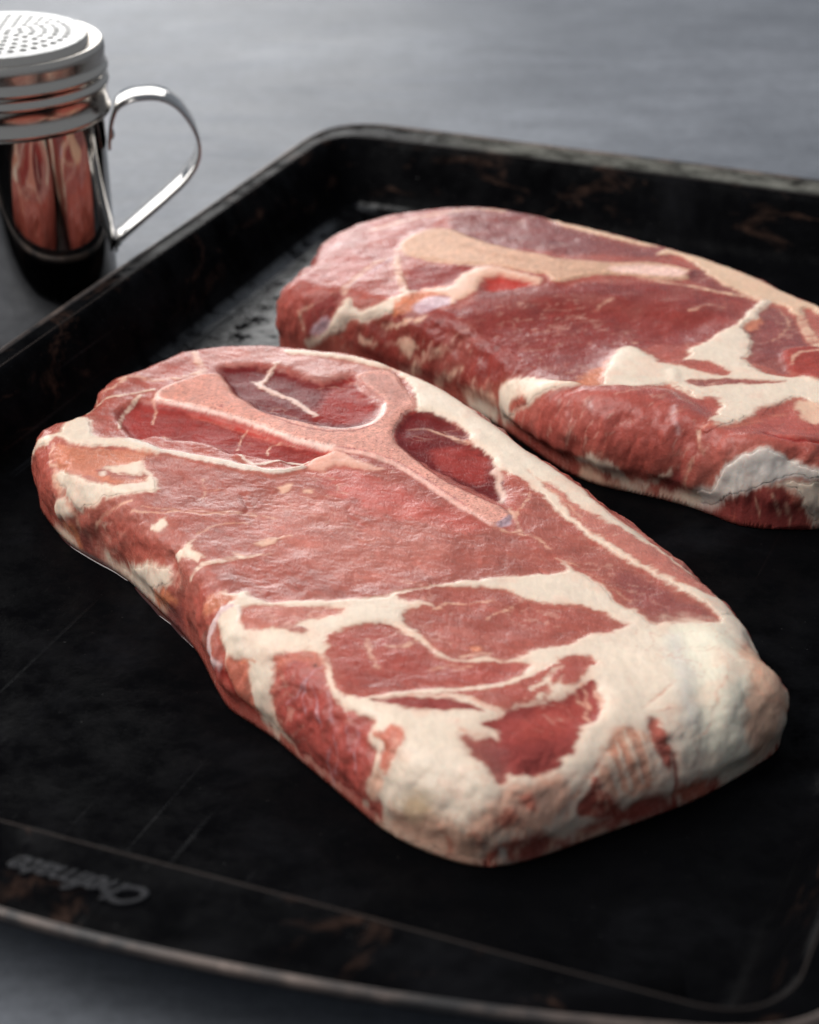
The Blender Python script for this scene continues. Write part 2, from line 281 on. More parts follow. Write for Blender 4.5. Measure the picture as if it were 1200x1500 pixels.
l|sil|0.5,0.6,0,0.8||0.4 0.7 0.3|-35,-875 -71,-936 -84,-976
l|sil|0.5,0.6,0,0.8||0.4 0.7 0.3|-148,-878 -190,-891 -199,-911
p|bk|0.3,0.1,0,1|||-122,-640 -116,-641 -116,-649 -123,-647
p|f|0.4,0.3,0.5,0.4|||-115,-1018 -93,-1033 -100,-1035 -123,-1019
p|po2|0.8,0.6,0,1|||-37,-1002 -5,-1009 -12,-1041 -55,-1043 -74,-1028
p|mb2|0.5,0.7,-0.3,0.8|||75,-332 110,-303 158,-290 219,-282 277,-284 338,-295 372,-329 407,-349 460,-357 514,-361 548,-370 581,-400 595,-417 634,-455 620,-472 589,-493 547,-505 512,-520 492,-553 451,-566 411,-572 345,-627 332,-633 309,-637 276,-622 243,-632 196,-633 163,-610 147,-578 135,-549 118,-512 94,-479 85,-444 91,-409 107,-393 137,-373 155,-383 163,-401 151,-366 118,-359 83,-356
l|po|0.5,0.8,0,0.8||0.9 1.1 1.2 0.85 0.5|160,-398 189,-369 219,-361 260,-358 315,-344
l|po|0.5,0.8,0,0.8||0.5 0.75 1|288,-438 318,-404 355,-384
p|o|0.8,0.5,0,1|||246,-582 267,-569 275,-585 254,-601
l|po2|0.5,0.6,0,0.8||1 1.2 1.4|226,-622 254,-610 289,-603
p|m2|0.45,0.6,-0.3,0.8|||-101,-533 -84,-520 -55,-493 -15,-476 25,-470 60,-488 83,-514 117,-548 140,-579 163,-617 196,-637 242,-643 287,-645 331,-642 371,-642 382,-654 375,-682 356,-711 323,-732 274,-754 217,-762 162,-764 117,-771 74,-782 37,-790 -5,-789 -38,-778 -62,-762 -77,-716 -80,-661 -90,-603
l|rd2|0.5,0.3,-1.2,0.8||0.8 0.8 0.8 0.8 0.8|26,-468 67,-489 95,-525 130,-560 152,-597
l|f|0.4,0.4,0.3,0.8||2.2 2 1.7 1.4 1 0.6|90,-504 113,-526 136,-555 149,-585 174,-615 208,-637
l|po2|0.6,0.6,0,0.8||1 1.2 1.4|50,-576 83,-577 113,-549
l|po2|0.8,0.8,0,0.8||1 0.75 0.5|-3,-549 11,-625 27,-679
l|po|0.6,0.7,0,0.8||1.2 1 0.8|151,-677 196,-659 225,-669
l|po|0.6,0.7,0,0.8||1.2 0.8|207,-677 242,-665
p|m4|0.5,0.6,0,1|||20,-798 66,-800 107,-801 162,-801 217,-817 259,-844 272,-861 227,-857 161,-855 107,-848 59,-821
p|m2|0.6,0.8,0,1|||84,-787 171,-784 251,-768 328,-749 420,-674 468,-628 496,-650 451,-717 413,-796 357,-820 317,-845 281,-834 237,-796 171,-792
l|f|0.4,0.5,0.2,0.8||0.8 0.97 1.1 1.3 1.5 1.7 2 2.2|-5,-793 63,-787 128,-774 195,-769 273,-756 339,-730 380,-693 422,-645
l|po3|0.4,0.5,0,0.8||0.8 1 1.2 1 0.8|95,-796 172,-797 237,-804 281,-845 313,-863
l|f|0.4,0.6,0,0.8||1.6 1.4 1.2 1|385,-759 413,-729 451,-666 461,-673
p|m2|0.6,0.7,0,1|||448,-629 489,-605 529,-607 539,-638 512,-693 475,-737 449,-727 460,-673
l|f|0.4,0.6,0,0.8||1.2 1 0.8|420,-718 435,-760 467,-745
l|f|0.4,0.6,0,0.8||1.2 1.1 0.93 0.8|394,-800 417,-778 450,-791 467,-753
p|m4|0.6,0.7,-1.6,1.5|||223,-937 251,-943 276,-937 299,-937 299,-919 262,-913 257,-897 300,-873 324,-844 357,-824 413,-811 415,-795 449,-794 473,-763 503,-727 526,-714 538,-749 527,-812 515,-865 499,-870 475,-881 470,-919 467,-977 441,-995 439,-1025 406,-1046 377,-1055 369,-1055 327,-1060 315,-1051 306,-1076 294,-1085 283,-1061 269,-1033 249,-997 232,-957
p|pu|1.8,0.9,0,1|||227,-944 267,-953 307,-962 315,-1027 299,-1074 275,-1031 243,-987
p|rd3|3,1.2,0,1|||380,-834 437,-806 494,-778 520,-791 477,-858 433,-912 378,-943 336,-920
l|po|0.5,0.5,0,0.8||0.6 0.67 0.73 0.8|498,-729 509,-778 492,-840 501,-871
l|po|0.5,0.5,0,0.8||0.6 0.7 0.8|528,-734 531,-793 531,-867
l|po|0.5,0.5,0,0.8||0.6 0.8|479,-750 495,-796
p|o3|0.9,0.6,0,1|||-3,-910 40,-905 68,-897 94,-914 96,-934 81,-959 45,-993 13,-1015 -3,-1000 5,-973 26,-947
l|po3|0.5,0.4,0,0.8||1.6 1.3 1|74,-943 51,-969 25,-994
l|o2|0.6,0.5,0,0.8||0.6 0.6 0.6 0.6|211,-897 227,-921 251,-929 275,-929
p|pf|1.4,0.7,0,1|||547,-896 603,-877 636,-898 660,-961 691,-1017 673,-1042 631,-1056 587,-1069 537,-1024
l|o2|0.3,0.3,0,0.8||0.7 1.4 1|561,-898 590,-962 643,-1029
l|ff|0.3,0.3,0,0.8||0.6 1.2 0.8|578,-890 608,-953 663,-1025
l|o2|0.3,0.3,0,0.8||0.7 1.6 1|602,-882 628,-947 675,-1022
l|ff|0.3,0.3,0,0.8||0.6 1.2 0.8|618,-887 648,-950 692,-1019
l|ff|0.3,0.3,0,0.8||0.8 1.6 1|565,-932 591,-993 634,-1042
l|ff|0.3,0.3,0,0.8||0.8 2 1.2|534,-945 561,-999 614,-1065
l|o2|0.3,0.3,0,0.8||0.5 1.2 0.8|552,-913 565,-963 610,-1031
l|o2|0.3,0.3,0,0.8||0.5 0.9 0.6|590,-889 619,-949 668,-1024
p|m2|0.8,0.5,-0.3,1|||636,-833 653,-835 672,-860 685,-885 705,-919 728,-967 701,-967 666,-929 643,-886
p|m2|0.8,0.6,0,1|||523,-1033 563,-1057 611,-1081 639,-1095 627,-1113 576,-1126 539,-1137 512,-1123 522,-1080
l|po|0.5,0.4,0,0.8||0.5 0.5 0.5|536,-1050 560,-1089 564,-1121
l|po|0.5,0.4,0,0.8||0.5 0.5|560,-1065 599,-1105
p|po|2.5,1.2,0,1|||350,-1081 413,-1068 449,-1057 474,-1079 471,-1125 443,-1169 404,-1187 336,-1198 299,-1137
p|o|2,1,0,1|||395,-1082 443,-1070 458,-1114 414,-1137
p|m2|1.2,1,0,1|||748,-1031 803,-1038 735,-1078 663,-1117 591,-1157 523,-1193 439,-1241 379,-1265 246,-1281 240,-1269 292,-1250 356,-1225 410,-1188 455,-1187 506,-1185 550,-1153 603,-1121 651,-1081 683,-1049
l|fp|0.8,0.7,0,0.8||1.6 1|384,-1241 404,-1217
l|fp|0.8,0.7,0,0.8||1.6 1|482,-1209 494,-1185
l|fp|0.8,0.7,0,0.8||1.6 1|348,-1257 351,-1244
l|fp|0.8,0.7,0,0.8||1.6 1|552,-1169 614,-1134
l|o2|0.6,0.5,-0.8,0.7||0.8 0.95 1.1 1.2 1.4|552,-945 521,-1004 502,-1066 493,-1123 489,-1155
l|rd2|0.7,0.4,-1.4,0.8||0.8 1.1 1.3 1.6|718,-929 749,-982 776,-1022 802,-1039
l|o2|0.3,0.3,-0.4,0.4||0.5 0.5 0.5 0.5|618,-803 656,-761 685,-724 706,-698
l|o2|0.3,0.3,0,0.8||0.4 0.4 0.4|640,-811 667,-805 695,-798
p|o3|1.5,0.8,0,1|||772,-1000 834,-969 915,-945 903,-969 828,-1020 790,-1022
p|m2|1.2,0.6,0,1|||871,-957 904,-945 922,-952 900,-968
l|po|1,0.6,0,0.8||0.8 1 1.2|784,-902 810,-939 824,-971
l|fy|3,0.6,-1.5,2.5||3 4 5 4 3|763,-498 759,-617 757,-733 786,-824 821,-899
l|fw|3,0.6,1,2||2.5 3.2 3 2|739,-514 736,-621 725,-725 743,-834
l|fw3|3,0.6,1.2,2.2||3 3.5 4 3.5 3|811,-527 816,-633 827,-745 884,-841 1001,-876
l|f|3,0.6,-1.2,2||3 4 3|627,-644 619,-732 627,-813
l|f|3,0.6,0.8,2||3 2.7 2.3 2|555,-852 565,-800 610,-709 666,-596
l|po|0.6,0.6,0,0.8||0.4 0.4 0.4 0.4 0.4|827,-619 828,-681 803,-730 805,-835 771,-884
l|po|0.8,0.6,0,0.8||0.5 0.5 0.5 0.5|933,-472 900,-592 926,-656 989,-695
l|po|0.9,0.8,0,0.8||0.6 0.6 0.6 0.6 0.6 0.6|915,-513 873,-603 911,-615 910,-690 974,-708 1022,-692
p|po2|2.5,1.5,0,1|||-61,-1089 55,-1122 138,-1153 199,-1197 235,-1249 202,-1273 94,-1228 9,-1169 -51,-1118
p|po2|3,1.5,0,1|||201,-1191 272,-1148 339,-1105 411,-1074 472,-1057 469,-1125 387,-1185 306,-1227 235,-1249
p|o3|1.5,1,0,1|||340,-1112 378,-1103 398,-1131 370,-1148
p|o3|1.5,1,0,1|||299,-1169 331,-1153 345,-1183 310,-1200
p|tan2|3,1.2,0,1|||26,-1096 71,-1087 124,-1112 123,-1148 59,-1142 18,-1115
p|fp|0.6,0.4,0.8,0.6|||-103,-1065 -77,-1081 -72,-1094 -85,-1085
l|o3|1.2,0.8,0,0.8||1.2 1.4 1.6|213,-1203 245,-1237 275,-1261
l|o3|1.2,0.8,0,0.8||1.2 1.4 1.6|127,-1178 139,-1217 115,-1233
l|o3|1.2,0.8,0,0.8||1.2 1.6|357,-1227 372,-1184
l|o3|1.2,0.8,0,0.8||1.2 1.4 1.6|257,-1203 293,-1180 318,-1160
p|fw|0.7,0.5,0.4,1|||312,-1249 339,-1244 358,-1257 333,-1265
"""
BACK_CENTRE = (53.0, 633.0)
BACK_THICK = lambda X, Y: 26 + 3*np.exp(-((X+10)**2+(Y-25)**2)/45**2)
BACK_OUTLINE = '-980,284 -960,381 -909,481 -884,597 -863,713 -815,818 -738,905 -628,976 -495,1040 -348,1073 -199,1048 -52,968 105,860 269,739 422,613 560,498 668,372 750,243 837,129 910,-2 958,-171 972,-382 938,-614 856,-819 749,-949 642,-997 551,-999 473,-993 403,-966 344,-911 279,-856 204,-811 121,-768 26,-719 -70,-623 -165,-468 -263,-303 -371,-164 -495,-44 -636,62 -784,146 -911,209'
BACK_ROUND = '13 13 13 13 13 13 13 11 11 11 11 11 11 11 11 11 11 11 11 12 12 12 12 12 12 10 10 10 10 10 10 10 10 10 10 9 9 9 9 9 9 9'
BACK_LAYERS = """
p|m5b|2,1,0,1|||-1117,258 -888,580 -586,907 -296,984 28,799 17,458 -304,668 -471,667 -585,471 -718,142 -959,83
p|m5|2,1,0,1|||-647,-107 -830,68 -654,43 -352,6 -276,207 -1,183 239,212 625,152 531,-240 274,-220 23,-550 -168,-490 -322,-357 -412,-294
p|pu|2,1,0,1|||-342,451 -227,438 -143,526 17,458 425,486 334,575 32,796 -129,923 -363,988 -384,783
p|m4|0.8,0.6,0,1|||-520,353 -424,363 -328,348 -362,233 -473,174 -537,129
l|sil3|1.2,0.8,0,0.8||2 2.3 2.7 3 2.5 2 1.5|-808,579 -756,628 -696,637 -621,671 -553,691 -487,772 -417,891
l|fp|1,0.8,0,0.8||1.5 1.5 1.5 1.5 1.5|-664,746 -554,843 -433,917 -295,966 -193,941
l|po2|0.6,0.5,0,0.8||2.4 1.9 1.5 1|-751,175 -697,316 -650,413 -602,465
l|sil|0.7,0.4,0,0.8||1 1.2 1.4 1.6|-743,198 -673,314 -618,409 -561,513
p|m4|2.5,1,0,1|||-904,144 -833,172 -771,180 -773,126 -864,92 -919,86
l|po2|0.7,0.6,0,0.8||0.5 0.5 0.5 0.5 0.5|-929,156 -918,135 -924,100 -921,151 -864,154
p|sil|1,0.5,0,1|||-901,91 -850,100 -822,104 -817,70 -864,74
p|f|0.6,0.7,0.6,1|fat||-816,93 -773,125 -736,145 -725,101 -698,87 -621,91 -560,126 -521,152 -505,134 -539,50 -599,37 -670,46 -713,49 -735,66 -792,60 -840,67
l|fp|0.5,0.4,0.4,0.8||1.6 2 2.4 2.8|-571,539 -574,397 -560,261 -545,154
p|o|1.2,0.8,0,1|||-568,84 -521,128 -473,174 -394,178 -370,237 -363,170 -411,119 -474,76 -546,21 -601,30
p|sil|1.2,0.6,0,1|||-526,35 -474,99 -412,93 -374,56 -442,15 -495,1
p|po2|0.7,0.8,0.5,1|||-473,153 -403,159 -353,273 -296,324 -232,329 -170,279 -94,217 -120,175 -173,223 -235,253 -283,227 -318,131 -358,77 -397,37 -404,90
p|rd|2.5,1.2,-1.2,1|||-283,235 -234,262 -172,231 -120,182 -160,163 -223,148 -271,146
p|f|0.6,0.6,0,1|||-943,83 -890,77 -838,70 -792,61 -806,55 -870,62 -912,63
l|po2|0.7,0.9,0.2,0.8||2.4 2.1 1.9 1.6|-595,-131 -551,-130 -505,-141 -458,-156
l|po2|0.7,0.9,0.2,0.8||1 1.5 2|-647,9 -575,-11 -497,-18
l|po2|0.7,0.9,0.2,0.8||2 1.5 1|-536,-186 -477,-211 -432,-231
l|po2|0.7,0.9,0.2,0.8||2 2.3 2.7 3|-464,-268 -420,-299 -376,-347 -357,-393
l|po2|0.7,0.9,0.2,0.8||1 1.1 1.1 1.2|-255,-198 -212,-156 -163,-104 -99,-47
l|po2|0.7,0.9,0.2,0.8||1.4 1|-732,12 -696,-11
l|po2|0.7,0.9,0.2,0.8||0.8 1.2 1.6|-629,-40 -583,-69 -564,-91
p|po2|0.7,0.7,0,1|||-609,-61 -572,-71 -560,-93 -598,-92
l|po|0.6,0.8,0,0.8||1 0.6|59,-5 128,81
l|po|0.6,0.8,0,0.8||0.5 0.7 0.7 0.5|-147,-274 -98,-206 -25,-122 57,-35
l|po|0.6,0.8,0,0.8||1.6 1.4|151,-156 175,-223
l|po|0.6,0.8,0,0.8||1.4 0.5|175,-223 220,-110
l|po|0.6,0.8,0,0.8||0.7 0.5|347,-125 340,-300
l|po|0.6,0.8,0,0.8||0.5 0.5 0.5|-216,-127 -137,-69 -88,-18
l|po|0.6,0.8,0,0.8||0.5 0.4|-31,-206 91,-100
l|po|0.6,0.8,0,0.8||0.6 0.4|-216,-322 -101,-258
l|po|0.6,0.8,0,0.8||1.5 1.1 0.8|376,14 443,53 488,37
l|po|0.6,0.8,0,0.8||0.5 0.5|250,-29 227,-110
p|tan|0.5,0.4,0.7,0.8|bone||-561,554 -552,630 -512,695 -454,752 -393,746 -344,688 -304,632 -240,560 -176,503 -120,464 -65,441 -32,408 48,392 128,382 209,392 291,404 355,388 408,359 432,333 398,264 323,241 261,255 182,268 102,256 36,228 -5,204 -54,193 -76,251 -115,261 -169,296 -232,332 -296,356 -360,366 -424,409 -488,443 -545,489
p|bw|1.5,0.8,0,1|||147,332 247,359 336,359 395,321 359,276 263,275 160,283
l|fp|0.6,0.4,0,0.8||1.4 1.5 1.5 1.6|-553,492 -472,433 -360,366 -264,341
l|tan3|2,1,0,0.8||2 2.3 2.7 3|-347,553 -306,511 -227,438 -150,384
p|fp2|0.6,0.7,0.5,1|fat||-41,858 31,794 112,738 175,689 243,636 306,592 381,527 456,468 525,409 581,345 615,299 659,235 699,168 740,115 802,29 798,-40 751,37 728,-37 704,-11 677,58 617,77 578,133 524,194 473,298 439,405 384,493 318,491 352,550 292,576 231,614 112,698 32,761
l|fp|0.5,0.5,0.4,0.8||1.4 1.6 1.8 2 2.2 2.4|229,257 321,224 414,196 504,159 577,125 615,83
p|pu|1,0.6,0,1|||392,299 449,362 486,267 552,165 506,184 432,222
l|fp|0.6,0.5,0,0.8||3 3.5 4|729,-4 726,-122 743,-298
p|pu|0.8,0.8,0,1|||540,-57 608,39 669,4 702,-103 703,-232 719,-330 635,-391 610,-487 546,-411 499,-402 541,-235
l|po|0.7,0.6,0,0.8||0.5 0.5 0.5 0.5|664,22 680,-75 660,-152 610,-229
p|o2|1.2,0.6,0,1|||534,-105 584,-52 592,-97 545,-157
p|f|0.5,0.8,0.6,1|fat||-232,-443 -176,-481 -122,-505 -50,-552 31,-592 72,-419 103,-315 145,-259 184,-307 227,-386 276,-405 334,-353 333,-300 392,-243 456,-154 504,-125 519,-84 576,7 606,80 648,77 608,12 574,-67 527,-128 540,-220 519,-344 494,-371 504,-402 536,-474 590,-505 712,-545 680,-738 623,-658 575,-693 525,-744 507,-775 448,-793 390,-843 344,-879 311,-883 298,-852 331,-824 379,-716 320,-703 300,-636 264,-568 221,-575 153,-611 50,-625 -15,-595 -88,-559 -176,-530 -232,-483
p|m|0.6,0.7,0,1|||220,-401 301,-384 373,-394 414,-428 440,-499 389,-498 308,-447
p|pu2|0.6,0.6,0,1|||304,-540 400,-525 485,-534 598,-546 523,-563 408,-571 327,-588
p|o|1.6,0.8,0,1|||-29,-562 31,-390 80,-356 57,-507 31,-592
l|f|0.7,0.7,0.5,0.8||2.4 2.6 2.8 3|269,-469 265,-563 301,-631 365,-683
p|rd3|0.8,0.5,1.6,1.2|||622,-341 666,-293 754,-300 761,-428 711,-556 648,-499 616,-443
l|po|0.4,0.4,0.3,0.8||1 1.2 1.4 1.6|633,-432 652,-380 687,-347 749,-331
p|m5b|2,1,3.2,2.6|||-265,-474 -105,-549 18,-596 131,-616 230,-620 290,-713 374,-874 472,-905 628,-947 667,-1052 488,-982 387,-988 239,-979 160,-936 80,-888 2,-828 -128,-755 -286,-563 -419,-350
p|m5|3,1.5,-2.8,4|||-407,-158 -136,-22 99,22 327,-30 448,-31 335,-231 156,-225 20,-432 -184,-437 -428,-206
l|m5|1.2,0.5,-1.8,1.4||1.5 1.4 1.3 1.2 1.2 1.1 1|-345,-378 -341,-422 -246,-503 -177,-543 -104,-574 -13,-598 64,-622
p|m5b|1.2,1,0,1|||-233,-484 -106,-559 -15,-598 131,-616 235,-578 296,-662 388,-671 324,-832 328,-875 415,-847 498,-736 606,-675 652,-819 627,-1035 544,-996 464,-967 369,-988 275,-987 225,-971 152,-947 74,-897 2,-828 -128,-755 -286,-563 -419,-350
l|o3|1.2,0.8,0,0.8||1.4 1.6 1.8 2|305,-848 396,-847 490,-792 565,-755
l|o3|1.2,0.8,0,0.8||1.4 1.7 2|608,-707 656,-712 663,-756
p|fp|1.2,0.8,0,1|||603,-691 640,-679 669,-715 665,-819 618,-811
l|rd2|0.7,0.5,-2,1||1.2 1.5 1.7 2|483,-898 521,-927 567,-947 631,-937
l|po2|0.5,0.5,0,0.8||1 0.85 0.7|295,-858 294,-914 297,-922
l|sil3|1,1,0,0.8||1.6 0.8|11,-681 19,-722
l|sil3|1,1,0,0.8||1.6 1.2 0.8|247,-764 238,-809 250,-838
l|sil3|1,1,0,0.8||1.6 1.2 0.8|198,-659 246,-612 263,-706
p|f|0.6,0.6,0.9,1|fat||-329,-373 -302,-375 -249,-403 -182,-447 -103,-516 -13,-572 -72,-573 -140,-552 -188,-542 -246,-502 -298,-474 -359,-413 -344,-396
p|m2|0.7,0.5,0,1|||-267,-458 -218,-491 -198,-526 -260,-493 -287,-466
p|f|0.7,0.7,0,1|||-455,-280 -409,-321 -373,-375 -368,-395 -421,-343 -456,-293
p|fw4|0.5,0.6,0.7,1|fat||224,-972 271,-987 317,-989 348,-976 423,-980 464,-971 496,-976 544,-1004 585,-1026 643,-1035 653,-1062 573,-1057 510,-1061 454,-1075 376,-1067 284,-1033 240,-1011 214,-996
p|f|0.8,0.7,0.4,1|fat||488,-1067 560,-1064 656,-1067 748,-1125 691,-1142 611,-1131 568,-1095 520,-1080
p|m4|0.9,0.8,0,1|||236,-1011 374,-1070 486,-1077 534,-1093 583,-1131 671,-1147 541,-1155 384,-1127 253,-1035
l|po|0.7,0.5,0,0.8||0.7 0.7|423,-1095 440,-1127
l|po|0.7,0.5,0,0.8||0.7 0.7|488,-1092 518,-1131
l|po|0.7,0.5,0,0.8||0.7 0.7|536,-1115 553,-1139
p|f|0.7,0.9,0.5,1|||-128,-755 -9,-819 19,-841 47,-876 74,-897 126,-914 176,-909 205,-907 176,-923 106,-915 70,-899 92,-924 152,-947 200,-963 232,-977 224,-995 208,-995 185,-978 148,-955 116,-939 79,-919 40,-891 11,-875 -28,-840
p|fp|0.8,0.6,0,1|||-140,-771 -82,-803 -30,-855 41,-900 36,-899 -28,-867 -105,-811
p|m4|0.9,0.6,0,1|||164,-923 205,-923 220,-947 187,-955 152,-947
l|po|0.6,0.6,0,0.8||0.5 0.5 0.5|264,-923 224,-947 207,-963
"""
# ---------------------------------------------------------------- materials
def mat(name):
    m = bpy.data.materials.new(name); m.use_nodes = True
    nt = m.node_tree; return m, nt, nt.nodes['Principled BSDF']
def nd(nt, t, **k):
    n = nt.nodes.new(t)
    for a, b in k.items():
        if a.startswith('i_'): n.inputs[int(a[2:]) if a[2:].isdigit() else a[2:]].default_value = b
        else: setattr(n, a, b)
    return n
def coords(nt, scale=(1, 1, 1), rot=(0, 0, 0)):
    t = nd(nt, 'ShaderNodeTexCoord'); mp = nd(nt, 'ShaderNodeMapping'); mp.inputs['Scale'].default_value = scale; mp.inputs['Rotation'].default_value = rot
    nt.links.new(t.outputs['Object'], mp.inputs[0]); return mp.outputs[0]
def noise(nt, vec, scale, detail=4, rough=.6, dist=0.):
    n = nd(nt, 'ShaderNodeTexNoise'); n.inputs['Scale'].default_value = scale; n.inputs['Detail'].default_value = detail
    n.inputs['Roughness'].default_value = rough; n.inputs['Distortion'].default_value = dist
    nt.links.new(vec, n.inputs['Vector']); return n.outputs['Fac']
def ramp(nt, fac, stops, interp='LINEAR'):
    r = nd(nt, 'ShaderNodeValToRGB'); r.color_ramp.interpolation = interp; e = r.color_ramp.elements
    while len(e) < len(stops): e.new(.5)
    for x, (p, c) in zip(e, stops):
        x.position = p; x.color = (*c, 1) if not isinstance(c, (int, float)) else (c, c, c, 1)
    nt.links.new(fac, r.inputs[0]); return r.outputs[0]
def mixc(nt, fac, a, b, mode='MIX'):
    m = nd(nt, 'ShaderNodeMix', data_type='RGBA', blend_type=mode)
    for i, v in ((0, fac), (6, a), (7, b)):
        if isinstance(v, (int, float)): m.inputs[i].default_value = v
        elif isinstance(v, tuple): m.inputs[i].default_value = (*v, 1)
        else: nt.links.new(v, m.inputs[i])
    return m.outputs[2]
def mathn(nt, op, a, b):
    m = nd(nt, 'ShaderNodeMath', operation=op)
    for i, v in ((0, a), (1, b)):
        if isinstance(v, (int, float)): m.inputs[i].default_value = v
        else: nt.links.new(v, m.inputs[i])
    return m.outputs[0]
def bump(nt, h, strength, dist, prev=None):
    b = nd(nt, 'ShaderNodeBump'); b.inputs['Strength'].default_value = strength; b.inputs['Distance'].default_value = dist
    nt.links.new(h, b.inputs['Height'])
    if prev is not None: nt.links.new(prev, b.inputs['Normal'])
    return b.outputs[0]

def table_mat():
    m, nt, p = mat('slate_table')
    v = coords(nt, (1, 1, 1)); vs = coords(nt, (1.2, 5, 1), (0, 0, .35))
    a = noise(nt, v, 9, 6, .6, .3); b = noise(nt, vs, 14, 5, .6, .4); c = noise(nt, v, 260, 3, .7)
    k = ramp(nt, a, [(.3, (.118, .126, .142)), (.55, (.160, .169, .188)), (.75, (.222, .234, .258))])
    k = mixc(nt, .55, k, ramp(nt, b, [(.32, (.70, .70, .71)), (.5, (.97, .97, .97)), (.7, (1.15, 1.15, 1.16))]), 'MULTIPLY')
    k = mixc(nt, .35, k, ramp(nt, c, [(.3, .6), (.7, 1.35)]), 'MULTIPLY')
    nt.links.new(k, p.inputs['Base Color'])
    p.inputs['Specular IOR Level'].default_value = .13
    nt.links.new(ramp(nt, b, [(.3, .44), (.7, .55)]), p.inputs['Roughness'])
    nt.links.new(bump(nt, c, .12, .0006, bump(nt, b, .25, .002)), p.inputs['Normal'])
    return m
def tray_mat():
    m, nt, p = mat('seasoned_black_steel')
    v = coords(nt); a = noise(nt, v, 22, 6, .65, .4); b = noise(nt, v, 90, 5, .7); c = noise(nt, v, 600, 3, .7); d = noise(nt, coords(nt, (1, 1, 2.5)), 38, 5, .7, .8)
    k = ramp(nt, a, [(.3, (.0015, .0015, .0018)), (.55, (.0026, .0026, .003)), (.72, (.006, .006, .007))])
    t = nd(nt, 'ShaderNodeTexCoord'); sx = nd(nt, 'ShaderNodeSeparateXYZ'); nt.links.new(t.outputs['Object'], sx.inputs[0])
    X, Y, Z = sx.outputs
    # rust and bare worn metal on the walls and the flange, most on the far end
    up = ramp(nt, mathn(nt, 'MULTIPLY', Z, 40.), [(.12, 0.), (.35, 1.)])
    rust = mathn(nt, 'MULTIPLY', ramp(nt, d, [(.56, 0.), (.68, 1.)]), up)
    rust = mathn(nt, 'MULTIPLY', rust, ramp(nt, b, [(.35, 0.), (.6, .85)]))
    k = mixc(nt, rust, k, (.050, .027, .019))
    far = mathn(nt, 'MULTIPLY', ramp(nt, mathn(nt, 'MULTIPLY', Y, 4.), [(.900, 0.), (.915, 1.)]), ramp(nt, b, [(.30, .1), (.62, .95)]))
    far = mathn(nt, 'MULTIPLY', far, ramp(nt, mathn(nt, 'ADD', mathn(nt, 'MULTIPLY', X, 3.), .5), [(.12, 0.), (.3, 1.)]))
    k = mixc(nt, far, k, (.15, .145, .125))
    specks = ramp(nt, c, [(.70, 0.), (.78, 1.)])
    k = mixc(nt, mathn(nt, 'MULTIPLY', specks, .35), k, (.10, .095, .09))
    nt.links.new(k, p.inputs['Base Color'])
    scr = mathn(nt, 'MULTIPLY', ramp(nt, noise(nt, coords(nt, (1, .012, 1), (0, 0, .5)), 420, 2, .5), [(.66, 0.), (.72, 1.)]), ramp(nt, noise(nt, v, 18, 2, .5), [(.5, 0.), (.65, 1.)]))
    # shine raised in the far left corner, standing in for window glints there
    gx = ramp(nt, mathn(nt, 'ADD', mathn(nt, 'MULTIPLY', X, -3.), .5), [(.55, 0.), (.74, 1.)]); gy = ramp(nt, mathn(nt, 'ADD', mathn(nt, 'MULTIPLY', Y, 2.), .5), [(.52, 0.), (.80, 1.)])
    corner_glint = mathn(nt, 'MULTIPLY', mathn(nt, 'MULTIPLY', mathn(nt, 'MULTIPLY', gx, gy), ramp(nt, mathn(nt, 'MULTIPLY', Z, 40.), [(.02, 1.), (.1, 0.)])), ramp(nt, b, [(.40, 0.), (.56, 1.)]))
    r = mixc(nt, .5, ramp(nt, a, [(.3, .20), (.5, .28), (.7, .40)]), ramp(nt, b, [(.35, .18), (.65, .42)]))
    r = mixc(nt, corner_glint, r, (.24, .24, .24))
    nt.links.new(r, p.inputs['Roughness'])
    nt.links.new(mathn(nt, 'ADD', mathn(nt, 'ADD', mathn(nt, 'MULTIPLY', corner_glint, .85), ramp(nt, b, [(.38, .0), (.64, .016)])), mathn(nt, 'ADD', mathn(nt, 'MULTIPLY', specks, .30), mathn(nt, 'MULTIPLY', scr, .06))), p.inputs['Specular IOR Level'])
    n1 = bump(nt, a, .3, .0018); n2 = bump(nt, b, .28, .0009, n1); n3 = bump(nt, c, .22, .0003, n2)
    nt.links.new(n3, p.inputs['Normal'])
    return m
def rim_mat():
    m, nt, p = mat('worn_rolled_edge')
    v = coords(nt); b = noise(nt, v, 60, 5, .7, .5)
    nt.links.new(ramp(nt, b, [(.38, (.02, .018, .018)), (.55, (.085, .062, .052)), (.72, (.16, .12, .10))]), p.inputs['Base Color'])
    p.inputs['Metallic'].default_value = .35; p.inputs['Roughness'].default_value = .45
    nt.links.new(bump(nt, b, .4, .0006), p.inputs['Normal'])
    return m
def steel_mat(name, rough, col=(.62, .60, .57)):
    m, nt, p = mat(name)
    v = coords(nt, (1, 1, .12)); b = noise(nt, v, 420, 4, .6)
    p.inputs['Base Color'].default_value = (*col, 1); p.inputs['Metallic'].default_value = 1
    nt.links.new(ramp(nt, b, [(.3, rough*.75), (.7, rough*1.35)]), p.inputs['Roughness'])
    nt.links.new(bump(nt, noise(nt, coords(nt), 45, 2, .5), .06, .0012), p.inputs['Normal'])
    return m
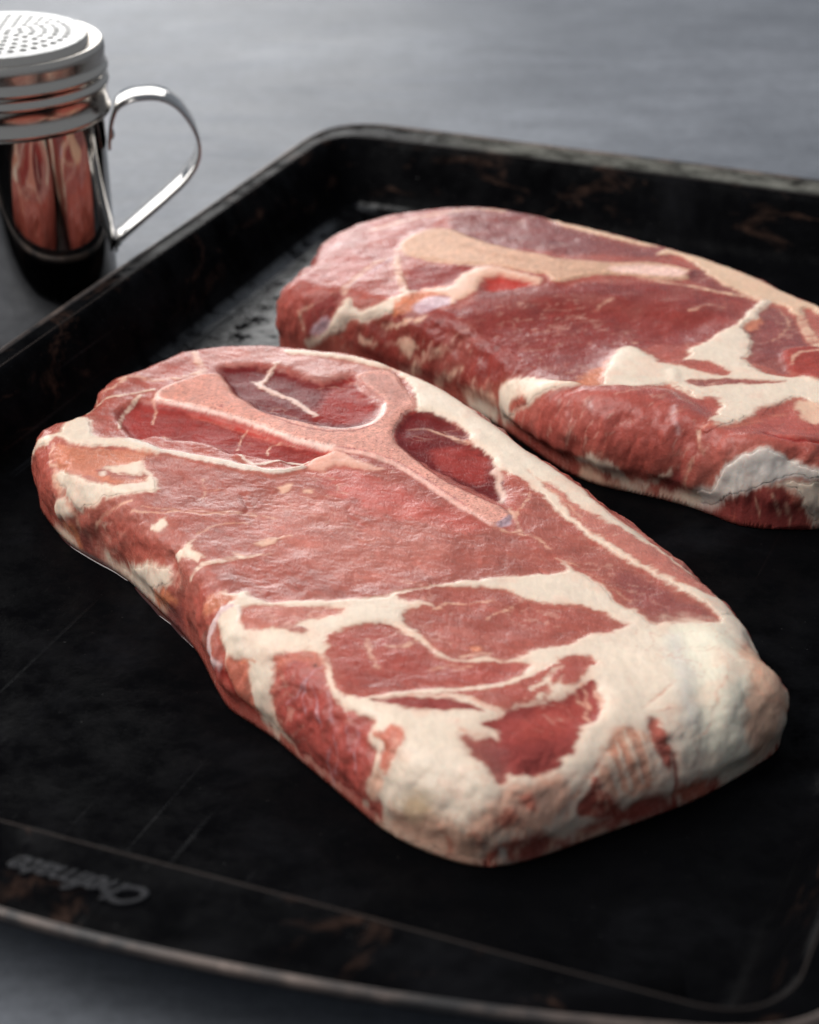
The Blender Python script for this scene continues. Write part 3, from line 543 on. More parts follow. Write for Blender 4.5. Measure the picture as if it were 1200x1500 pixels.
def meat_mat(name, kind):
    m, nt, p = mat(name)
    at = nd(nt, 'ShaderNodeAttribute', attribute_name='tint'); fa = nd(nt, 'ShaderNodeAttribute', attribute_name='fatness')
    v = coords(nt); vf = coords(nt, (1, .35, 1), (0, 0, .55))
    fine = noise(nt, v, 1500, 3, .65); mid = noise(nt, vf, 620, 4, .65, .6); big = noise(nt, v, 170, 3, .6)
    k = mixc(nt, .15, at.outputs[0], ramp(nt, mid, [(.3, .45), (.7, 1.6)]), 'MULTIPLY') if kind == 'meat' else mixc(nt, .12, at.outputs[0], ramp(nt, mid, [(.3, .6), (.7, 1.4)]), 'MULTIPLY')
    nt.links.new(k, p.inputs['Base Color'])
    if kind == 'bone':
        k2 = mixc(nt, .45, at.outputs[0], ramp(nt, fine, [(.3, (.45, .36, .36)), (.65, (1.5, 1.45, 1.4))]), 'MULTIPLY'); k2 = mixc(nt, ramp(nt, noise(nt, v, 1100, 2, .5), [(.60, 0.), (.68, .65)]), k2, (.24, .06, .045)); nt.links.new(k2, p.inputs['Base Color'])
    lo, hi = dict(meat=(.20, .33), bone=(.40, .55))[kind]
    r = ramp(nt, mid, [(.3, lo), (.7, hi)])
    r = mixc(nt, fa.outputs['Fac'], r, ramp(nt, big, [(.3, .30), (.7, .46)])) if kind == 'meat' else r
    nt.links.new(r, p.inputs['Roughness'])
    p.inputs['IOR'].default_value = 1.37; p.inputs['Specular IOR Level'].default_value = .42
    if kind == 'meat':
        dp = nd(nt, 'ShaderNodeAttribute', attribute_name='deepness')
        patch = ramp(nt, noise(nt, v, 55, 3, .6, .5), [(.45, .02), (.66, .36)])
        nt.links.new(mathn(nt, 'MULTIPLY', patch, ramp(nt, dp.outputs['Fac'], [(0, 1.), (1, .35)])), p.inputs['Coat Weight'])
        nt.links.new(ramp(nt, dp.outputs['Fac'], [(0, .30), (1, .05)]), p.inputs['Specular IOR Level'])
        p.inputs['Coat Roughness'].default_value = .10; p.inputs['Coat IOR'].default_value = 1.33
    p.inputs['Subsurface Weight'].default_value = .22
    p.inputs['Subsurface Radius'].default_value = (1.0, .38, .25); p.inputs['Subsurface Scale'].default_value = .0009
    p.subsurface_method = 'RANDOM_WALK'
    s = ramp(nt, fa.outputs['Fac'], [(0, .55), (1, .16)]) if kind == 'meat' else None
    b1 = nd(nt, 'ShaderNodeBump'); b1.inputs['Distance'].default_value = .00035; nt.links.new(mid, b1.inputs['Height'])
    b2 = nd(nt, 'ShaderNodeBump'); b2.inputs['Distance'].default_value = .00016; nt.links.new(fine, b2.inputs['Height']); nt.links.new(b1.outputs[0], b2.inputs['Normal'])
    for b in (b1, b2):
        if s is not None: nt.links.new(s, b.inputs['Strength'])
        else: b.inputs['Strength'].default_value = .5
    nt.links.new(b2.outputs[0], p.inputs['Normal'])
    if kind == 'meat':
        b3 = nd(nt, 'ShaderNodeBump'); b3.inputs['Distance'].default_value = .0005; b3.inputs['Strength'].default_value = .55
        nt.links.new(noise(nt, v, 950, 2, .5), b3.inputs['Height']); nt.links.new(b3.outputs[0], p.inputs['Coat Normal'])
    return m
def simple_mat(name, col, rough, metal=0.):
    m, nt, p = mat(name); b = noise(nt, coords(nt), 200, 3, .6)
    nt.links.new(ramp(nt, b, [(.3, tuple(c*.8 for c in col)), (.7, tuple(c*1.2 for c in col))]), p.inputs['Base Color'])
    p.inputs['Roughness'].default_value = rough; p.inputs['Metallic'].default_value = metal; p.inputs['Specular IOR Level'].default_value = .15; return m

# ---------------------------------------------------------------- object helpers
def link(o, parent=None):
    COL.objects.link(o)
    if parent is not None: o.parent = parent
    return o
def tag(o, label=None, cat=None, group=None, kind=None):
    for k, v in (('label', label), ('category', cat), ('group', group), ('kind', kind)):
        if v: o[k] = v
    return o
def empty(name, loc, rz=0):
    o = bpy.data.objects.new(name, None); o.location = loc; o.rotation_euler = (0, 0, rz); o.empty_display_size = .02; return link(o)
def mesh(name, V, Fc, m, parent=None, smooth=True):
    me = bpy.data.meshes.new(name); me.from_pydata([tuple(map(float, a)) for a in V], [], [tuple(map(int, a)) for a in Fc]); me.update()
    me.materials.append(m)
    if smooth: me.shade_smooth()
    return link(bpy.data.objects.new(name, me), parent)
def fast_mesh(name, V, quads, ngons, m, parent):
    me = bpy.data.meshes.new(name); V = np.asarray(V, np.float32); quads = np.asarray(quads, np.int32)
    nl = quads.size + sum(len(n) for n in ngons); nf = len(quads) + len(ngons)
    me.vertices.add(len(V)); me.vertices.foreach_set('co', V.ravel())
    me.loops.add(nl); me.polygons.add(nf)
    idx = np.concatenate([quads.ravel()] + [np.asarray(n, np.int32) for n in ngons])
    me.loops.foreach_set('vertex_index', idx)
    st = np.arange(len(quads))*4; t = quads.size; ex = []
    for n in ngons: ex.append(t); t += len(n)
    me.polygons.foreach_set('loop_start', np.concatenate([st, ex]).astype(np.int32))
    me.update(calc_edges=True); me.validate(); me.materials.append(m); me.shade_smooth()
    return me, link(bpy.data.objects.new(name, me), parent)
def lathe(name, prof, n, m, parent, knurl=None):
    V = []; Fc = []
    for j, (r, z) in enumerate(prof):
        for i in range(n):
            a = 2*math.pi*i/n; rr = r + (knurl[1]*(i % 2) if knurl and knurl[0] <= j <= knurl[2] else 0)
            V.append((rr*MM*math.cos(a), rr*MM*math.sin(a), z*MM))
    for j in range(len(prof) - 1):
        for i in range(n):
            k = (i + 1) % n; Fc.append((j*n + i, j*n + k, (j+1)*n + k, (j+1)*n + i))
    return mesh(name, V, Fc, m, parent)

# ---------------------------------------------------------------- table
TABLE_Z = -2.0*MM
def build_table():
    n = 40; x0, x1, y0, y1 = -1.3, 1.3, -.25, 1.62
    V = []; Fc = []
    for j in range(n + 1):
        for i in range(n + 1): V.append((x0 + (x1-x0)*i/n, y0 + (y1-y0)*j/n, TABLE_Z))
    for j in range(n):
        for i in range(n): a = j*(n+1) + i; Fc.append((a, a+1, a+n+2, a+n+1))
    b = len(V)                                # a slab: sides and underside
    ring = [i for i in range(n+1)] + [j*(n+1)+n for j in range(1, n+1)] + [n*(n+1)+i for i in range(n-1, -1, -1)] + [j*(n+1) for j in range(n-1, 0, -1)]
    for r in ring: V.append((V[r][0], V[r][1], TABLE_Z - .03))
    L = len(ring)
    for k in range(L): Fc.append((ring[(k+1) % L], ring[k], b+k, b+(k+1) % L))
    Fc.append(tuple(b + k for k in range(L-1, -1, -1)))
    o = mesh('table_top', V, Fc, table_mat(), None, False); tag(o, kind='structure')
build_table()

# ---------------------------------------------------------------- baking tray (own frame: x across, y along; mm)
TRAY_ROT = -math.radians(22.5)
U = (math.sin(math.radians(22.5)), math.cos(math.radians(22.5))); VV = (math.cos(math.radians(22.5)), -math.sin(math.radians(22.5)))
AX, BX = -197., 525.3                        # centre of the opening, tray frame
HX, HY, RIMZ = 146., 224.6, 25.
def rrect(hx, hy, r, n=14, sub=24):
    P = []; N = []
    for q, (cx, cy) in enumerate(((hx-r, hy-r), (-hx+r, hy-r), (-hx+r, -hy+r), (hx-r, -hy+r))):
        for i in range(n + 1):
            a = math.pi/2*(q + i/n); P.append((cx + r*math.cos(a), cy + r*math.sin(a))); N.append((math.cos(a), math.sin(a)))
        nx = ((-hx+r, hy), (-hx, -hy+r), (hx-r, -hy), (hx, hy-r))[q]; last = P[-1]; nn = N[-1]
        for i in range(1, sub): P.append((last[0] + (nx[0]-last[0])*i/sub, last[1] + (nx[1]-last[1])*i/sub)); N.append(nn)
    return np.array(P), np.array(N)
def build_tray():
    root = empty('baking_tray', ((AX*VV[0] + BX*U[0])*MM, (AX*VV[1] + BX*U[1])*MM, 0), TRAY_ROT)
    tag(root, 'worn black steel baking tray with raised sides holding the two raw steaks', 'baking tray')
    tm = tray_mat(); rm = rim_mat()
    P, N = rrect(HX, HY, 17)
    wid = lambda n, p: (6.5*max(-n[0], 0)**2 + 9*max(n[0], 0)**2 + 17.5*max(n[1], 0)**2 + max(-n[1], 0)**2*(25. - .00112*min(abs(p[0]), 150)**2 + 0))
    W = np.array([wid(n, p) for n, p in zip(N, P)])
    k = len(P)
    # rings from the floor outwards: (offset, z)
    rings = [(-60, 0), (-30, 0), (-19.5, 0), (-17.2, .25), (-14.5, 1.3), (-12, 3.2), (-10.2, 6.2), (-7.5, 12), (-4.5, 18.3), (-2.4, 22.6), (-1.4, 24.1), (-.4, 24.85), (.9, 25.0)]
    V = []; rs = np.random.RandomState(4)
    ph = np.arange(k)/k*2*math.pi
    wave = .35*np.sin(3*ph + 1) + .25*np.sin(7*ph) + .15*np.sin(17*ph + 2)
    for d, z in rings:
        Q = P + N*d if d > -20 else P*np.array([(HX+d)/HX, (HY+d)/HY])
        dz = wave*(z/25.)
        for (x, y), e in zip(Q, dz): V.append((x, y, z + e*.6))
    for t in (.35, .7, 1.0):
        for i in range(k): q = P[i] + N[i]*(W[i]*t if W[i]*t > 1.5 else 1.5*t + 1); V.append((q[0], q[1], 25.0 + wave[i]*.6 - .5*t))
    for dz, dd in ((-.9, .55), (-2.0, .6), (-2.9, .1), (-3.0, -.8), (-2.0, -1.6)):
        for i in range(k): q = P[i] + N[i]*(max(W[i], 2.5) + dd); V.append((q[0], q[1], 24.5 + dz + wave[i]*.6))
    nr = len(rings) + 3 + 5
    # underside shell
    under = [(-.6, 23.4), (-4.8, 16.5), (-7.8, 10), (-11.2, 2.2), (-14.5, -.3), (-19.5, -1.7), (-60, -1.7)]
    for d, z in under:
        Q = P + N*(d + 1.0) if d > -20 else P*np.array([(HX+d)/HX, (HY+d)/HY])
        for (x, y) in Q: V.append((x, y, z))
    nr2 = nr + len(under)
    Fc = []
    for j in range(nr2 - 1):
        for i in range(k): i2 = (i+1) % k; Fc.append((j*k + i, j*k + i2, (j+1)*k + i2, (j+1)*k + i))
    Fc = [q[::-1] for q in Fc]; Fc.append(tuple(range(k))); Fc.append(tuple((nr2-1)*k + i for i in range(k-1, -1, -1)))
    V = np.array(V)*MM
    pan = mesh('pan', V, Fc, tm, root)
    # rolled edge wire round the outside and the crease of the inner lip
    def wire(name, R, r, m, n=6):
        VV2 = []; FF = []; kk = len(R)
        T = np.roll(R, -1, 0) - np.roll(R, 1, 0); T /= np.linalg.norm(T, axis=1)[:, None]
        for i in range(kk):
            s = np.cross(T[i], (0, 0, 1)); s /= np.linalg.norm(s); up = np.cross(s, T[i])
            for a in range(n): an = 2*math.pi*a/n; VV2.append((R[i] + (s*math.cos(an) + up*math.sin(an))*r)*MM)
        for i in range(kk):
            for a in range(n): FF.append((i*n + a, i*n + (a+1) % n, ((i+1) % kk)*n + (a+1) % n, ((i+1) % kk)*n + a))
        return mesh(name, VV2, FF, m, root)
    R = np.array([(*(P[i] + N[i]*(max(W[i], 2.5) + .2)), 23.9 + wave[i]*.6) for i in range(k)]); wire('rolled_edge', R, 1.25, rm, 8)
    R = np.array([(*(P[i] + N[i]*.1), 24.78 + wave[i]*.6) for i in range(k)]); wire('inner_lip', R, .32, simple_mat('rubbed_lip', (.018, .013, .011), .75, .0))
    # raised lettering on the front flange, read from the far side
    cu = bpy.data.curves.new('lettering', 'FONT'); cu.body = 'Chefmate'; cu.size = 8.6*MM; cu.shear = .45; cu.extrude = .10*MM; cu.bevel_depth = .24*MM; cu.align_x = 'CENTER'; cu.space_character = .92
    to = bpy.data.objects.new('lettering', cu); COL.objects.link(to)
    dg = bpy.context.evaluated_depsgraph_get(); me = bpy.data.meshes.new_from_object(to.evaluated_get(dg)); bpy.data.objects.remove(to)
    me.materials.clear(); me.materials.append(simple_mat('glint_lettering', (.008, .008, .010), .45, .0)); me.name = 'embossed_lettering'  # letters coloured lighter than the pan to stand for glints on their edges
    lo = link(bpy.data.objects.new('embossed_lettering', me), root)
    lo.location = ((-191.0 - AX)*MM, (291.8 - BX)*MM, 24.95*MM); lo.rotation_euler = (0, 0, math.pi)
build_tray()

# ---------------------------------------------------------------- shaker
def build_shaker():
    root = empty('flour_shaker', (-.1375, .6988, TABLE_Z)); root.scale = (.95, .95, .955); DZ = 14.8
    tag(root, 'shiny steel shaker with perforated lid and loop handle standing left of the tray', 'shaker')
    st = steel_mat('polished_steel', .06, (.34, .325, .31)); bl = steel_mat('satin_steel_lid', .20, (.46, .42, .37)); dsc = steel_mat('satin_steel_disc', .34, (.34, .34, .335)); dk = simple_mat('hole_shade_disc', (.012, .012, .014), .6)
    lathe('body', [(0, .4), (32, .4), (34.6, .8), (35.8, 2.0), (36.1, 4), (36.1, 10), (35.9, 30), (35.5, 55), (35.12, 62.5 + DZ), (35.1, 64.3 + DZ), (34.9, 64.7 + DZ), (34.6, 64.8 + DZ), (34.4, 60 + DZ)], 96, st, root)
    lid = lathe('lid', [(r_, z_ + DZ) for r_, z_ in [(35.95, 63.2), (36.9, 63.0), (37.6, 63.8), (37.8, 64.8), (37.5, 65.8), (36.9, 66.6), (36.8, 70), (36.8, 72.6), (37.5, 73.6), (37.8, 74.6), (37.5, 75.6), (36.7, 76.6), (36.7, 77.4), (37.5, 78.4), (37.8, 79.4), (37.5, 80.4), (36.8, 81.4), (36.7, 83), (36.6, 85.6), (36.6, 87.3), (36.5, 88.0), (36.1, 88.7), (35.3, 88.95), (33.4, 88.8), (32.6, 88.2), (32.3, 87.8), (31.9, 88.2), (31.6, 90.2), (31.3, 90.8), (30.7, 91.05)]], 240, bl, root, (18, .22, 19))
    # perforated disc
    loops = [[(30.7*math.cos(2*math.pi*i/96), 30.7*math.sin(2*math.pi*i/96)) for i in range(96)]]
    for q in range(1, 7):
        r = 4.1*q; n = 6*q
        for i in range(n):
            a = 2*math.pi*(i + .5*(q % 2))/n; cx, cy = r*math.cos(a), r*math.sin(a)
            loops.append([(cx + 1.35*math.cos(2*math.pi*t/10), cy + 1.35*math.sin(2*math.pi*t/10)) for t in range(10)])
    loops.append([(1.35*math.cos(2*math.pi*t/10), 1.35*math.sin(2*math.pi*t/10)) for t in range(10)])
    vs = []; ed = []
    for L in loops:
        b = len(vs); vs += [Vector(p) for p in L]; ed += [(b+i, b+(i+1) % len(L)) for i in range(len(L))]
    cent = [(sum(p[0] for p in L)/len(L), sum(p[1] for p in L)/len(L)) for L in loops[1:]]
    ov, oe, of, *_ = delaunay_2d_cdt(vs, ed, [], 1, 1e-5)
    C2 = np.array(cent); keep = []
    for fc in of:
        cx = sum(ov[i][0] for i in fc)/3; cy = sum(ov[i][1] for i in fc)/3
        if np.min((C2[:, 0]-cx)**2 + (C2[:, 1]-cy)**2) > 1.28**2: keep.append(tuple(fc))
    dome = lambda x, y: DZ + 91.05 + .9*(1 - (x*x + y*y)/30.7**2)
    V = [(v.x*MM, v.y*MM, dome(v.x, v.y)*MM) for v in ov]; nv = len(V)
    V += [(x, y, z - .5*MM) for x, y, z in V]
    from collections import Counter
    cnt = Counter()
    for f in keep:
        for i in range(3): cnt[(f[i], f[(i+1) % 3])] += 1
    FF = list(keep) + [tuple(nv + i for i in reversed(f)) for f in keep]
    for (a, b) in list(cnt):
        if (b, a) not in cnt: FF.append((b, a, nv + a, nv + b))
    d = mesh('perforated_disc', V, FF, dsc, lid, False)
    lathe('hole_shade_disc', [(0, 86.6 + DZ), (31, 86.6 + DZ), (31.2, 87.2 + DZ)], 48, dk, lid)  # black disc added under the holes, stands in for the shade inside
    # strap handle
    path = [(35.6, 50), (36.1, 55), (37.3, 60.5), (39.2, 64.6), (43, 67), (48, 68), (54.5, 67.6), (60.4, 64.4), (65.3, 57.7), (67.8, 50.2), (66.9, 43.5), (62.6, 37), (56, 30.9), (48, 24.2), (41, 18.4), (38.2, 16), (36.2, 14.4), (35.6, 11.5)]
    Q = spline([(r_, z_ + DZ) for r_, z_ in path], False, 6); az = math.radians(8); V = []; FF = []; n = len(Q)
    T = np.gradient(Q, axis=0); T /= np.linalg.norm(T, axis=1)[:, None]; Nn = np.c_[-T[:, 1], T[:, 0]]
    cross = [(-8.2, -.5), (-8.6, 0), (-8.2, .5), (-3, .62), (3, .62), (8.2, .5), (8.6, 0), (8.2, -.5), (3, -.38), (-3, -.38)]
    for i in range(n):
        for wv, th in cross:
            r = Q[i, 0] + Nn[i, 0]*th + .6; z = Q[i, 1] + Nn[i, 1]*th
            V.append(((r*math.cos(az) - wv*math.sin(az))*MM, (r*math.sin(az) + wv*math.cos(az))*MM, z*MM))
    c = len(cross)
    for i in range(n-1):
        for j in range(c): FF.append((i*c + j, i*c + (j+1) % c, (i+1)*c + (j+1) % c, (i+1)*c + j))
    FF.append(tuple(range(c-1, -1, -1))); FF.append(tuple((n-1)*c + j for j in range(c)))
    h = mesh('handle', V, FF, st, root)
    for z in (53.5 + DZ, 12.8 + DZ):                     # rivets that fix the strap
        b = []; ff = []
        for rr, hh in ((2.4, 0), (2.2, .7), (1.2, 1.2), (.05, 1.3)):
            for k in range(12): a = 2*math.pi*k/12; b.append((rr*math.cos(a), rr*math.sin(a), hh))
        for j in range(3):
            for k in range(12): ff.append((j*12+k, j*12+(k+1) % 12, (j+1)*12+(k+1) % 12, (j+1)*12+k))
        M = Matrix.Rotation(az, 4, 'Z') @ Matrix.Translation((37.0*MM, 0, z*MM)) @ Matrix.Rotation(math.pi/2, 4, 'Y')
        mesh('rivet', [M @ (Vector(p)*MM) for p in b], ff, st, h)
build_shaker()

# ---------------------------------------------------------------- the steaks
PAL = dict(m=(.335, .077, .056), mb=(.32, .087, .064), mb2=(.325, .080, .058), m2=(.325, .067, .050), m3=(.345, .068, .054), m4=(.25, .048, .042), m5=(.225, .036, .028), m5b=(.345, .076, .058),
           mp=(.42, .135, .102), pk=(.40, .145, .115), md=(.13, .014, .014), mc=(.26, .035, .029), md2=(0.160, 0.035, 0.030), mr=(.45, .095, .072), rd=(.40, .045, .034), rd2=(.26, .03, .024), rd3=(.30, .055, .044),
           pu=(.22, .055, .048), pu2=(.24, .062, .052), f=(.69, .56, .445), fw=(.68, .60, .52), fw2=(.56, .38, .32), fw3=(.71, .63, .50), fw4=(.74, .66, .59), fp=(.64, .41, .29), fp2=(0.660, 0.450, 0.310), fy=(.71, .63, .50),
           po=(0.660, 0.360, 0.250), po2=(0.660, 0.400, 0.290), po3=(0.660, 0.320, 0.240), o=(0.560, 0.180, 0.090), o2=(0.500, 0.170, 0.100), o3=(0.460, 0.130, 0.085),
           b=(.58, .265, .205), b2=(.53, .205, .145), b3=(0.460, 0.200, 0.155), bw=(.80, .52, .44), bw2=(.72, .40, .33), bw3=(.60, .44, .39), bl=(0.420, 0.150, 0.150),
           sil=(0.500, 0.330, 0.360), sil2=(0.640, 0.480, 0.480), sil3=(0.560, 0.360, 0.340), tan=(.56, .33, .22), tan2=(0.480, 0.360, 0.230), tan3=(0.460, 0.240, 0.150), bk=(0.030, 0.020, 0.020))
FATTY = {'f': 1, 'fw': 1, 'fw2': .8, 'fw3': 1, 'fw4': 1, 'fp': .9, 'fp2': .9, 'fy': 1, 'po': .6, 'po2': .6, 'po3': .6, 'bw': .3, 'bw3': .4, 'sil2': .5, 'b': .4, 'tan': .5, 'tan2': .8}
DEEP = ('md', 'mc', 'rd', 'rd2', 'rd3', 'm4')
PAL['pf'] = (.62, .34, .235); PAL['ff'] = (.69, .52, .40); FATTY['ff'] = 1; FATTY['pf'] = .4
BREAK = {'po': .75, 'po2': .85, 'po3': .8, 'sil': .6, 'sil3': .75, 'fp': .95, 'f': 1., 'o2': .6, 'o3': .9}
def pts(sx): return np.array([[float(c)/10 for c in a.split(',')] for a in sx.split()])
def build_steak(root, outline, rounding, thick, layers, g, seed, flow):
    s = Steak(pts(outline), np.array([float(a) for a in rounding.split()]), thick, g, seed)
    sh = s.X.shape; col = np.empty(sh + (3,), np.float32); col[:] = PAL['m']; fat = np.zeros(sh, np.float32); owner = np.zeros(sh, np.int16); names = {}; deep = np.zeros(sh, np.float32)
    GW = s.warps(4.5); grain = fbm(s.X + GW[0], s.Y + GW[1], 1.1, seed+300, 3, flow, 3.5); grain2 = fbm(s.X, s.Y, 2.5, seed+310, 3)
    for li, ln in enumerate(layers.strip().split('\n'), 1):
        k, c, par, cls, wid, pp = ln.split('|'); soft, warp, dz, zb = map(float, par.split(','))
        r = s.mask(k, pts(pp), [float(a) for a in wid.split()] if wid else None, soft if (k == 'l' or cls == 'bone') else max(soft, .75), warp, 2.0 if warp < 1 else 4.5)
        if r is None: continue
        sl, m, d = r
        if k == 'l' and cls == '' and c in BREAK: m = m*(.25 + .75*sm(-.35, .30, grain[sl]))*BREAK[c]
        elif k == 'p' and cls != 'bone': m = np.clip(m + (.75*grain[sl] + .35*grain2[sl])*m*(1 - m)*2.6, 0, 1)
        M = m[..., None]
        col[sl] = col[sl]*(1 - M) + np.array(PAL[c], np.float32)*M; fat[sl] = fat[sl]*(1 - m) + FATTY.get(c, 0)*m
        deep[sl] = deep[sl]*(1 - m) + (1. if c in DEEP else 0.)*m
        o = owner[sl]
        if cls: o[m > .5] = li; names[li] = cls
        elif k == 'p' and abs(FATTY.get(c, 0) - (1 if names.get(li) != 'bone' else 0)) >= 0:
            pass
        if dz:
            full = np.zeros(sh, np.float32); full[sl] = m
            y0 = max(sl[0].start - int(4*zb/g) - 2, 0); y1 = sl[0].stop + int(4*zb/g) + 2; x0 = max(sl[1].start - int(4*zb/g) - 2, 0); x1 = sl[1].stop + int(4*zb/g) + 2
            s.hz[y0:y1, x0:x1] += dz*blur(full[y0:y1, x0:x1], zb/g)
    # --- fine colour: fibres, blotches and marbling in the lean; specks and faint veins in the fat
    wx, wy = s.warps(4.5); X = s.X + 1.2*wx; Y = s.Y + 1.2*wy; lean = 1 - fat
    isb = np.zeros(sh, np.float32)
    for li, c in names.items():
        if c == 'bone': isb += owner == li
    isb = np.clip(isb, 0, 1)
    lean = lean*(1 - isb)
    fib = fbm(X, Y, .75, seed+100, 3, flow, 5.); blo = fbm(X, Y, 9, seed+110, 3); gr = fbm(X, Y, 1.0, seed+120, 3); blo2 = fbm(X, Y, 3.2, seed+115, 3, flow, 2.)
    f = 1 + lean*(.15*fib + .17*blo + .12*gr + .10*blo2) + fat*(.05*blo + .05*gr) + isb*(.30*gr + .16*blo2)
    col *= f[..., None]
    rid = 1 - np.abs(fbm(X, Y, 4.5, seed+130, 3, flow, 3.2))*3.2; pres = sm(.02, .38, fbm(X, Y, 14, seed+140, 2))
    mar = sm(.80, 1., rid)*pres*lean*.30
    fleck = sm(.36, .55, fbm(X, Y, 1.3, seed+150, 2, flow, 2.5))*lean*(1 - .7*deep)*.34*(.20 + .80*pres)
    a = np.clip(mar + fleck, 0, .7)[..., None]; col = col*(1 - a) + np.array((.62, .34, .26), np.float32)*a
    vein = sm(.90, 1., 1 - np.abs(fbm(X, Y, 6, seed+160, 3))*3.)*sm(0, .4, fbm(X, Y, 16, seed+170, 2))*fat*.35
    blush = sm(.1, .55, fbm(X, Y, 7, seed+180, 3))*fat*.28
    col = col*(1 - vein[..., None]) + np.array((.55, .22, .14), np.float32)*vein[..., None]
    col = col*(1 - blush[..., None]) + np.array((.72, .42, .31), np.float32)*blush[..., None]
    # translucent edges: fat shows through the first millimetres of lean and lean through the fat
    fq = fat*(1 - isb); fb = blur(fq, 1.3/g); fw = blur(fq, 3.0/g); e1 = (.42*fb + .22*fw)*lean*(1 - isb)*(.75 + .5*grain)*(1 - .8*deep)
    e1 = np.clip(e1, 0, .6)[..., None]; col = col*(1 - e1) + np.array((.58, .25, .165), np.float32)*e1
    e2 = np.clip((1 - fb)*fat*.34 + (1 - fw)*fat*.14, 0, .5)[..., None]*(1 - isb)[..., None]; col = col*(1 - e2) + np.array((.66, .36, .25), np.float32)*e2
    pal_ = sm(.05, .5, fbm(X, Y, 12, seed+190, 3, flow, 1.8))*lean*.13*(1 - .9*deep); col = col*(1 - pal_[..., None]) + np.array((.52, .235, .185), np.float32)*pal_[..., None]
    # --- relief
    wet = .35 + .65*sm(-.25, .3, fbm(X, Y, 18, seed+195, 2))
    rel = fbm(X, Y, 1.6, seed+200, 3, flow, 2.2)*.11*wet + fbm(X, Y, .8, seed+210, 2, flow, 1.8)*.09*wet + fbm(X, Y, 9, seed+220, 2)*.45
    rag = fbm(s.X, s.Y, 5.0, seed+230, 3); rag2 = 1 - np.abs(fbm(s.X, s.Y, 8., seed+240, 2))*2
    s.hz += s.side*sm(.03, .2, s.t)*(.85*rag + .65*np.minimum(rag2, .5))*(1 - .93*blur(fat, .8/g))
    s.hz += rel*(.12 + .88*lean)*(1 - .85*isb) + .22*fbm(X, Y, 12, seed+250, 2)*fat - .25*mar + .10*blur(fat, .4/g)
    p = s.pos(); n = s.normals(p)
    keep = s.inside; vid = -np.ones(sh, np.int64); vid[keep] = np.arange(keep.sum())
    q = np.stack([vid[:-1, :-1], vid[:-1, 1:], vid[1:, 1:], vid[1:, :-1]], -1); ok = (q >= 0).all(-1); Q = q[ok]
    used = np.zeros(keep.sum(), bool); used[Q.ravel()] = True; re = np.cumsum(used) - 1
    Vp = p[keep][used]; cc = col[keep][used]; ff = fat[keep][used]; dd = deep[keep][used]; Q = re[Q]
    # boundary loop for the underside
    e = np.concatenate([Q[:, [0, 1]], Q[:, [1, 2]], Q[:, [2, 3]], Q[:, [3, 0]]]); key = e[:, 0]*10**7 + e[:, 1]; rk = e[:, 1]*10**7 + e[:, 0]
    be = e[~np.isin(key, rk)]; nxt = {}
    for a_, b_ in be: nxt.setdefault(int(a_), []).append(int(b_))
    st = int(be[0, 0]); loop = [st]; cur = nxt[st].pop()
    while cur != st and len(loop) < 10**5: loop.append(cur); cur = nxt[cur].pop()
    mm = meat_mat('raw_meat', 'meat'); bm_ = meat_mat('raw_bone', 'bone')
    def attrs(me, c, f_, d_):
        t = me.attributes.new('deepness', 'FLOAT', 'POINT'); t.data.foreach_set('value', d_.astype(np.float32))
        t = me.attributes.new('tint', 'FLOAT_COLOR', 'POINT'); t.data.foreach_set('color', np.c_[np.clip(c, .004, .9), np.ones(len(c))].astype(np.float32).ravel())
        t = me.attributes.new('fatness', 'FLOAT', 'POINT'); t.data.foreach_set('value', f_.astype(np.float32))
    me, o = fast_mesh('meat', Vp*MM, Q, [loop[::-1]], mm, root); attrs(me, cc, ff, dd)
    # parts that can be told apart: bone, fat cap, seams and single muscles, each a solid piece let into the meat
    for li, cls in names.items():
        own = owner == li
        msk = own & keep
        if msk.sum()*g*g < 12: continue
        inn = blur(msk.astype(np.float32), .55/g)
        q = np.stack([vid[:-1, :-1], vid[:-1, 1:], vid[1:, 1:], vid[1:, :-1]], -1)
        m4 = msk[:-1, :-1] & msk[:-1, 1:] & msk[1:, 1:] & msk[1:, :-1]; qq = q[m4 & ok]
        if len(qq) < 20: continue
        ids = np.unique(qq); back = -np.ones(keep.sum(), np.int64); back[ids] = np.arange(len(ids)); qq = back[qq]
        off = (-.12 + .20*sm(.60, .98, inn))[keep][ids]
        top = p[keep][ids] + n[keep][ids]*off[:, None]; bot = p[keep][ids] - n[keep][ids]*3.2; bot[:, 2] = np.maximum(bot[:, 2], .4); top[:, 2] = np.maximum(top[:, 2], .3)
        nv = len(ids)
        e = np.concatenate([qq[:, [0, 1]], qq[:, [1, 2]], qq[:, [2, 3]], qq[:, [3, 0]]]); key = e[:, 0]*10**7 + e[:, 1]; rk = e[:, 1]*10**7 + e[:, 0]; be = e[~np.isin(key, rk)]
        side = np.stack([be[:, 1], be[:, 0], be[:, 0] + nv, be[:, 1] + nv], -1)
        me, o = fast_mesh(cls, np.concatenate([top, bot])*MM, np.concatenate([qq, qq[:, ::-1] + nv, side]), [], bm_ if cls == 'bone' else mm, root)
        attrs(me, np.tile(col[keep][ids], (2, 1)), np.tile(fat[keep][ids], 2), np.tile(deep[keep][ids], 2))
G1, G2 = (.42, .5)
r1 = empty('raw_steak', (FRONT_CENTRE[0]*MM, FRONT_CENTRE[1]*MM, .0002))
tag(r1, 'raw steak at the front with a pink Y-shaped bone and thick cream fat end', 'steak', 'raw steaks on the black tray')
build_steak(r1, FRONT_OUTLINE, FRONT_ROUND, FRONT_THICK, FRONT_LAYERS, G1, 3, -.45)
r2 = empty('raw_steak', (BACK_CENTRE[0]*MM, BACK_CENTRE[1]*MM, .0002))
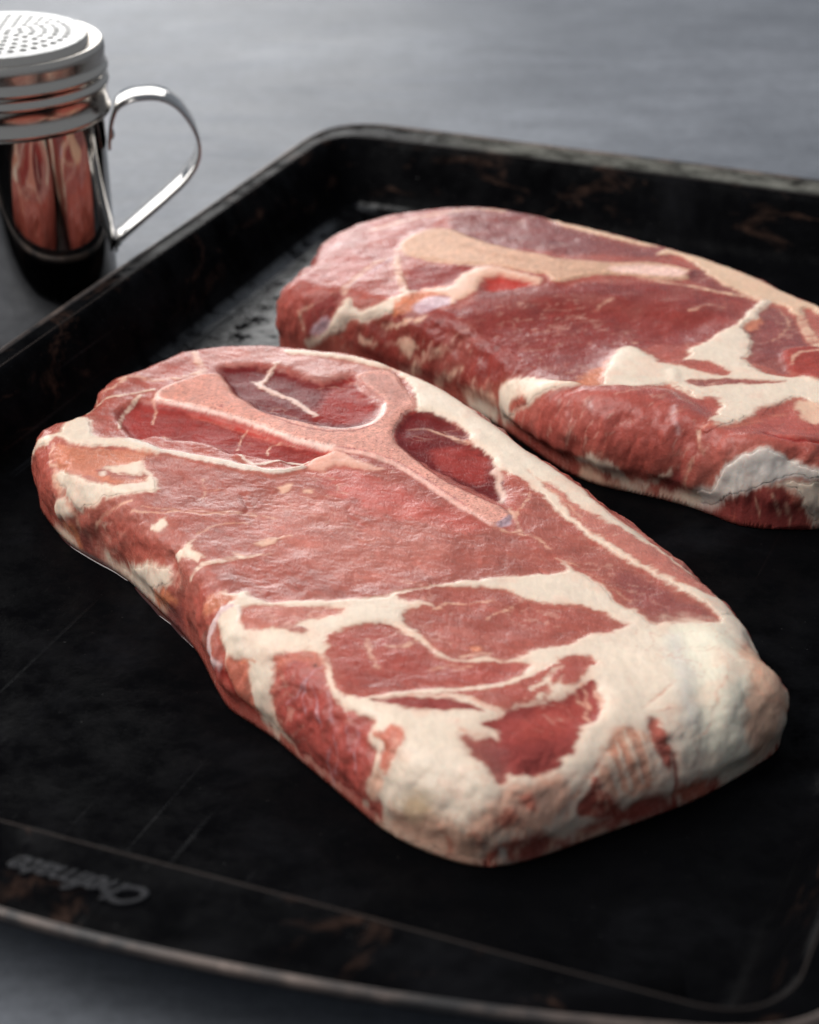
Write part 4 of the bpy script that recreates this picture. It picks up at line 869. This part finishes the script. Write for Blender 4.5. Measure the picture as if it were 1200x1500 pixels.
tag(r2, 'raw steak behind, darker red with a tan bone, running out of the right edge', 'steak', 'raw steaks on the black tray')
build_steak(r2, BACK_OUTLINE, BACK_ROUND, BACK_THICK, BACK_LAYERS, G2, 21, .35)

# ---------------------------------------------------------------- meat juice
def juice(name, outline, centre, a, b, wmax, seed, label):
    """thin wet film along the foot of a steak between two points of its outline"""
    m = bpy.data.materials.get('meat_juice')
    if m is None:
        m, nt, p = mat('meat_juice'); p.inputs['Base Color'].default_value = (.03, .006, .005, 1); p.inputs['Roughness'].default_value = .05
    Q = spline(pts(outline), True, 10) + np.array(centre); n = len(Q)
    ia = int(np.argmin(np.hypot(*(Q - a).T))); ib = int(np.argmin(np.hypot(*(Q - b).T)))
    if (ib - ia) % n > n//2: ia, ib = ib, ia
    idx = [(ia + k) % n for k in range((ib - ia) % n + 1)]; S = Q[idx]; T = np.gradient(S, axis=0); N = np.c_[T[:, 1], -T[:, 0]]; N /= np.linalg.norm(N, axis=1)[:, None]
    if np.mean(np.sum(N*(S - Q.mean(0)), 1)) < 0: N = -N
    k = len(S); t = np.linspace(0, 1, k); rs = np.random.RandomState(seed)
    w = wmax*np.sin(math.pi*t)**.6*(.75 + .35*np.interp(t, np.linspace(0, 1, 7), rs.rand(7)*2 - 1))
    V = []; FF = []
    for o, z in ((-7, .55), (-2.5, .55), (-.8, .52), (-.35, .40), (-.1, .22), (0, .04)):
        for i in range(k): q = S[i] + N[i]*(w[i] + o - 1.0); V.append((q[0]*MM, q[1]*MM, z*.6*MM))
    for j in range(5):
        for i in range(k-1): FF.append((j*k + i, j*k + i + 1, (j+1)*k + i + 1, (j+1)*k + i))
    o = mesh(name, V, FF, m); tag(o, label, 'juice', None)
juice('juice_puddle', FRONT_OUTLINE, FRONT_CENTRE, (-101, 531), (-74, 507), .8, 2, 'thin dark film of meat juice under the far left end of the front steak')
juice('juice_puddle', FRONT_OUTLINE, FRONT_CENTRE, (-76, 501), (-55, 470), 1.3, 5, 'thin dark film of meat juice along the left edge of the front steak')
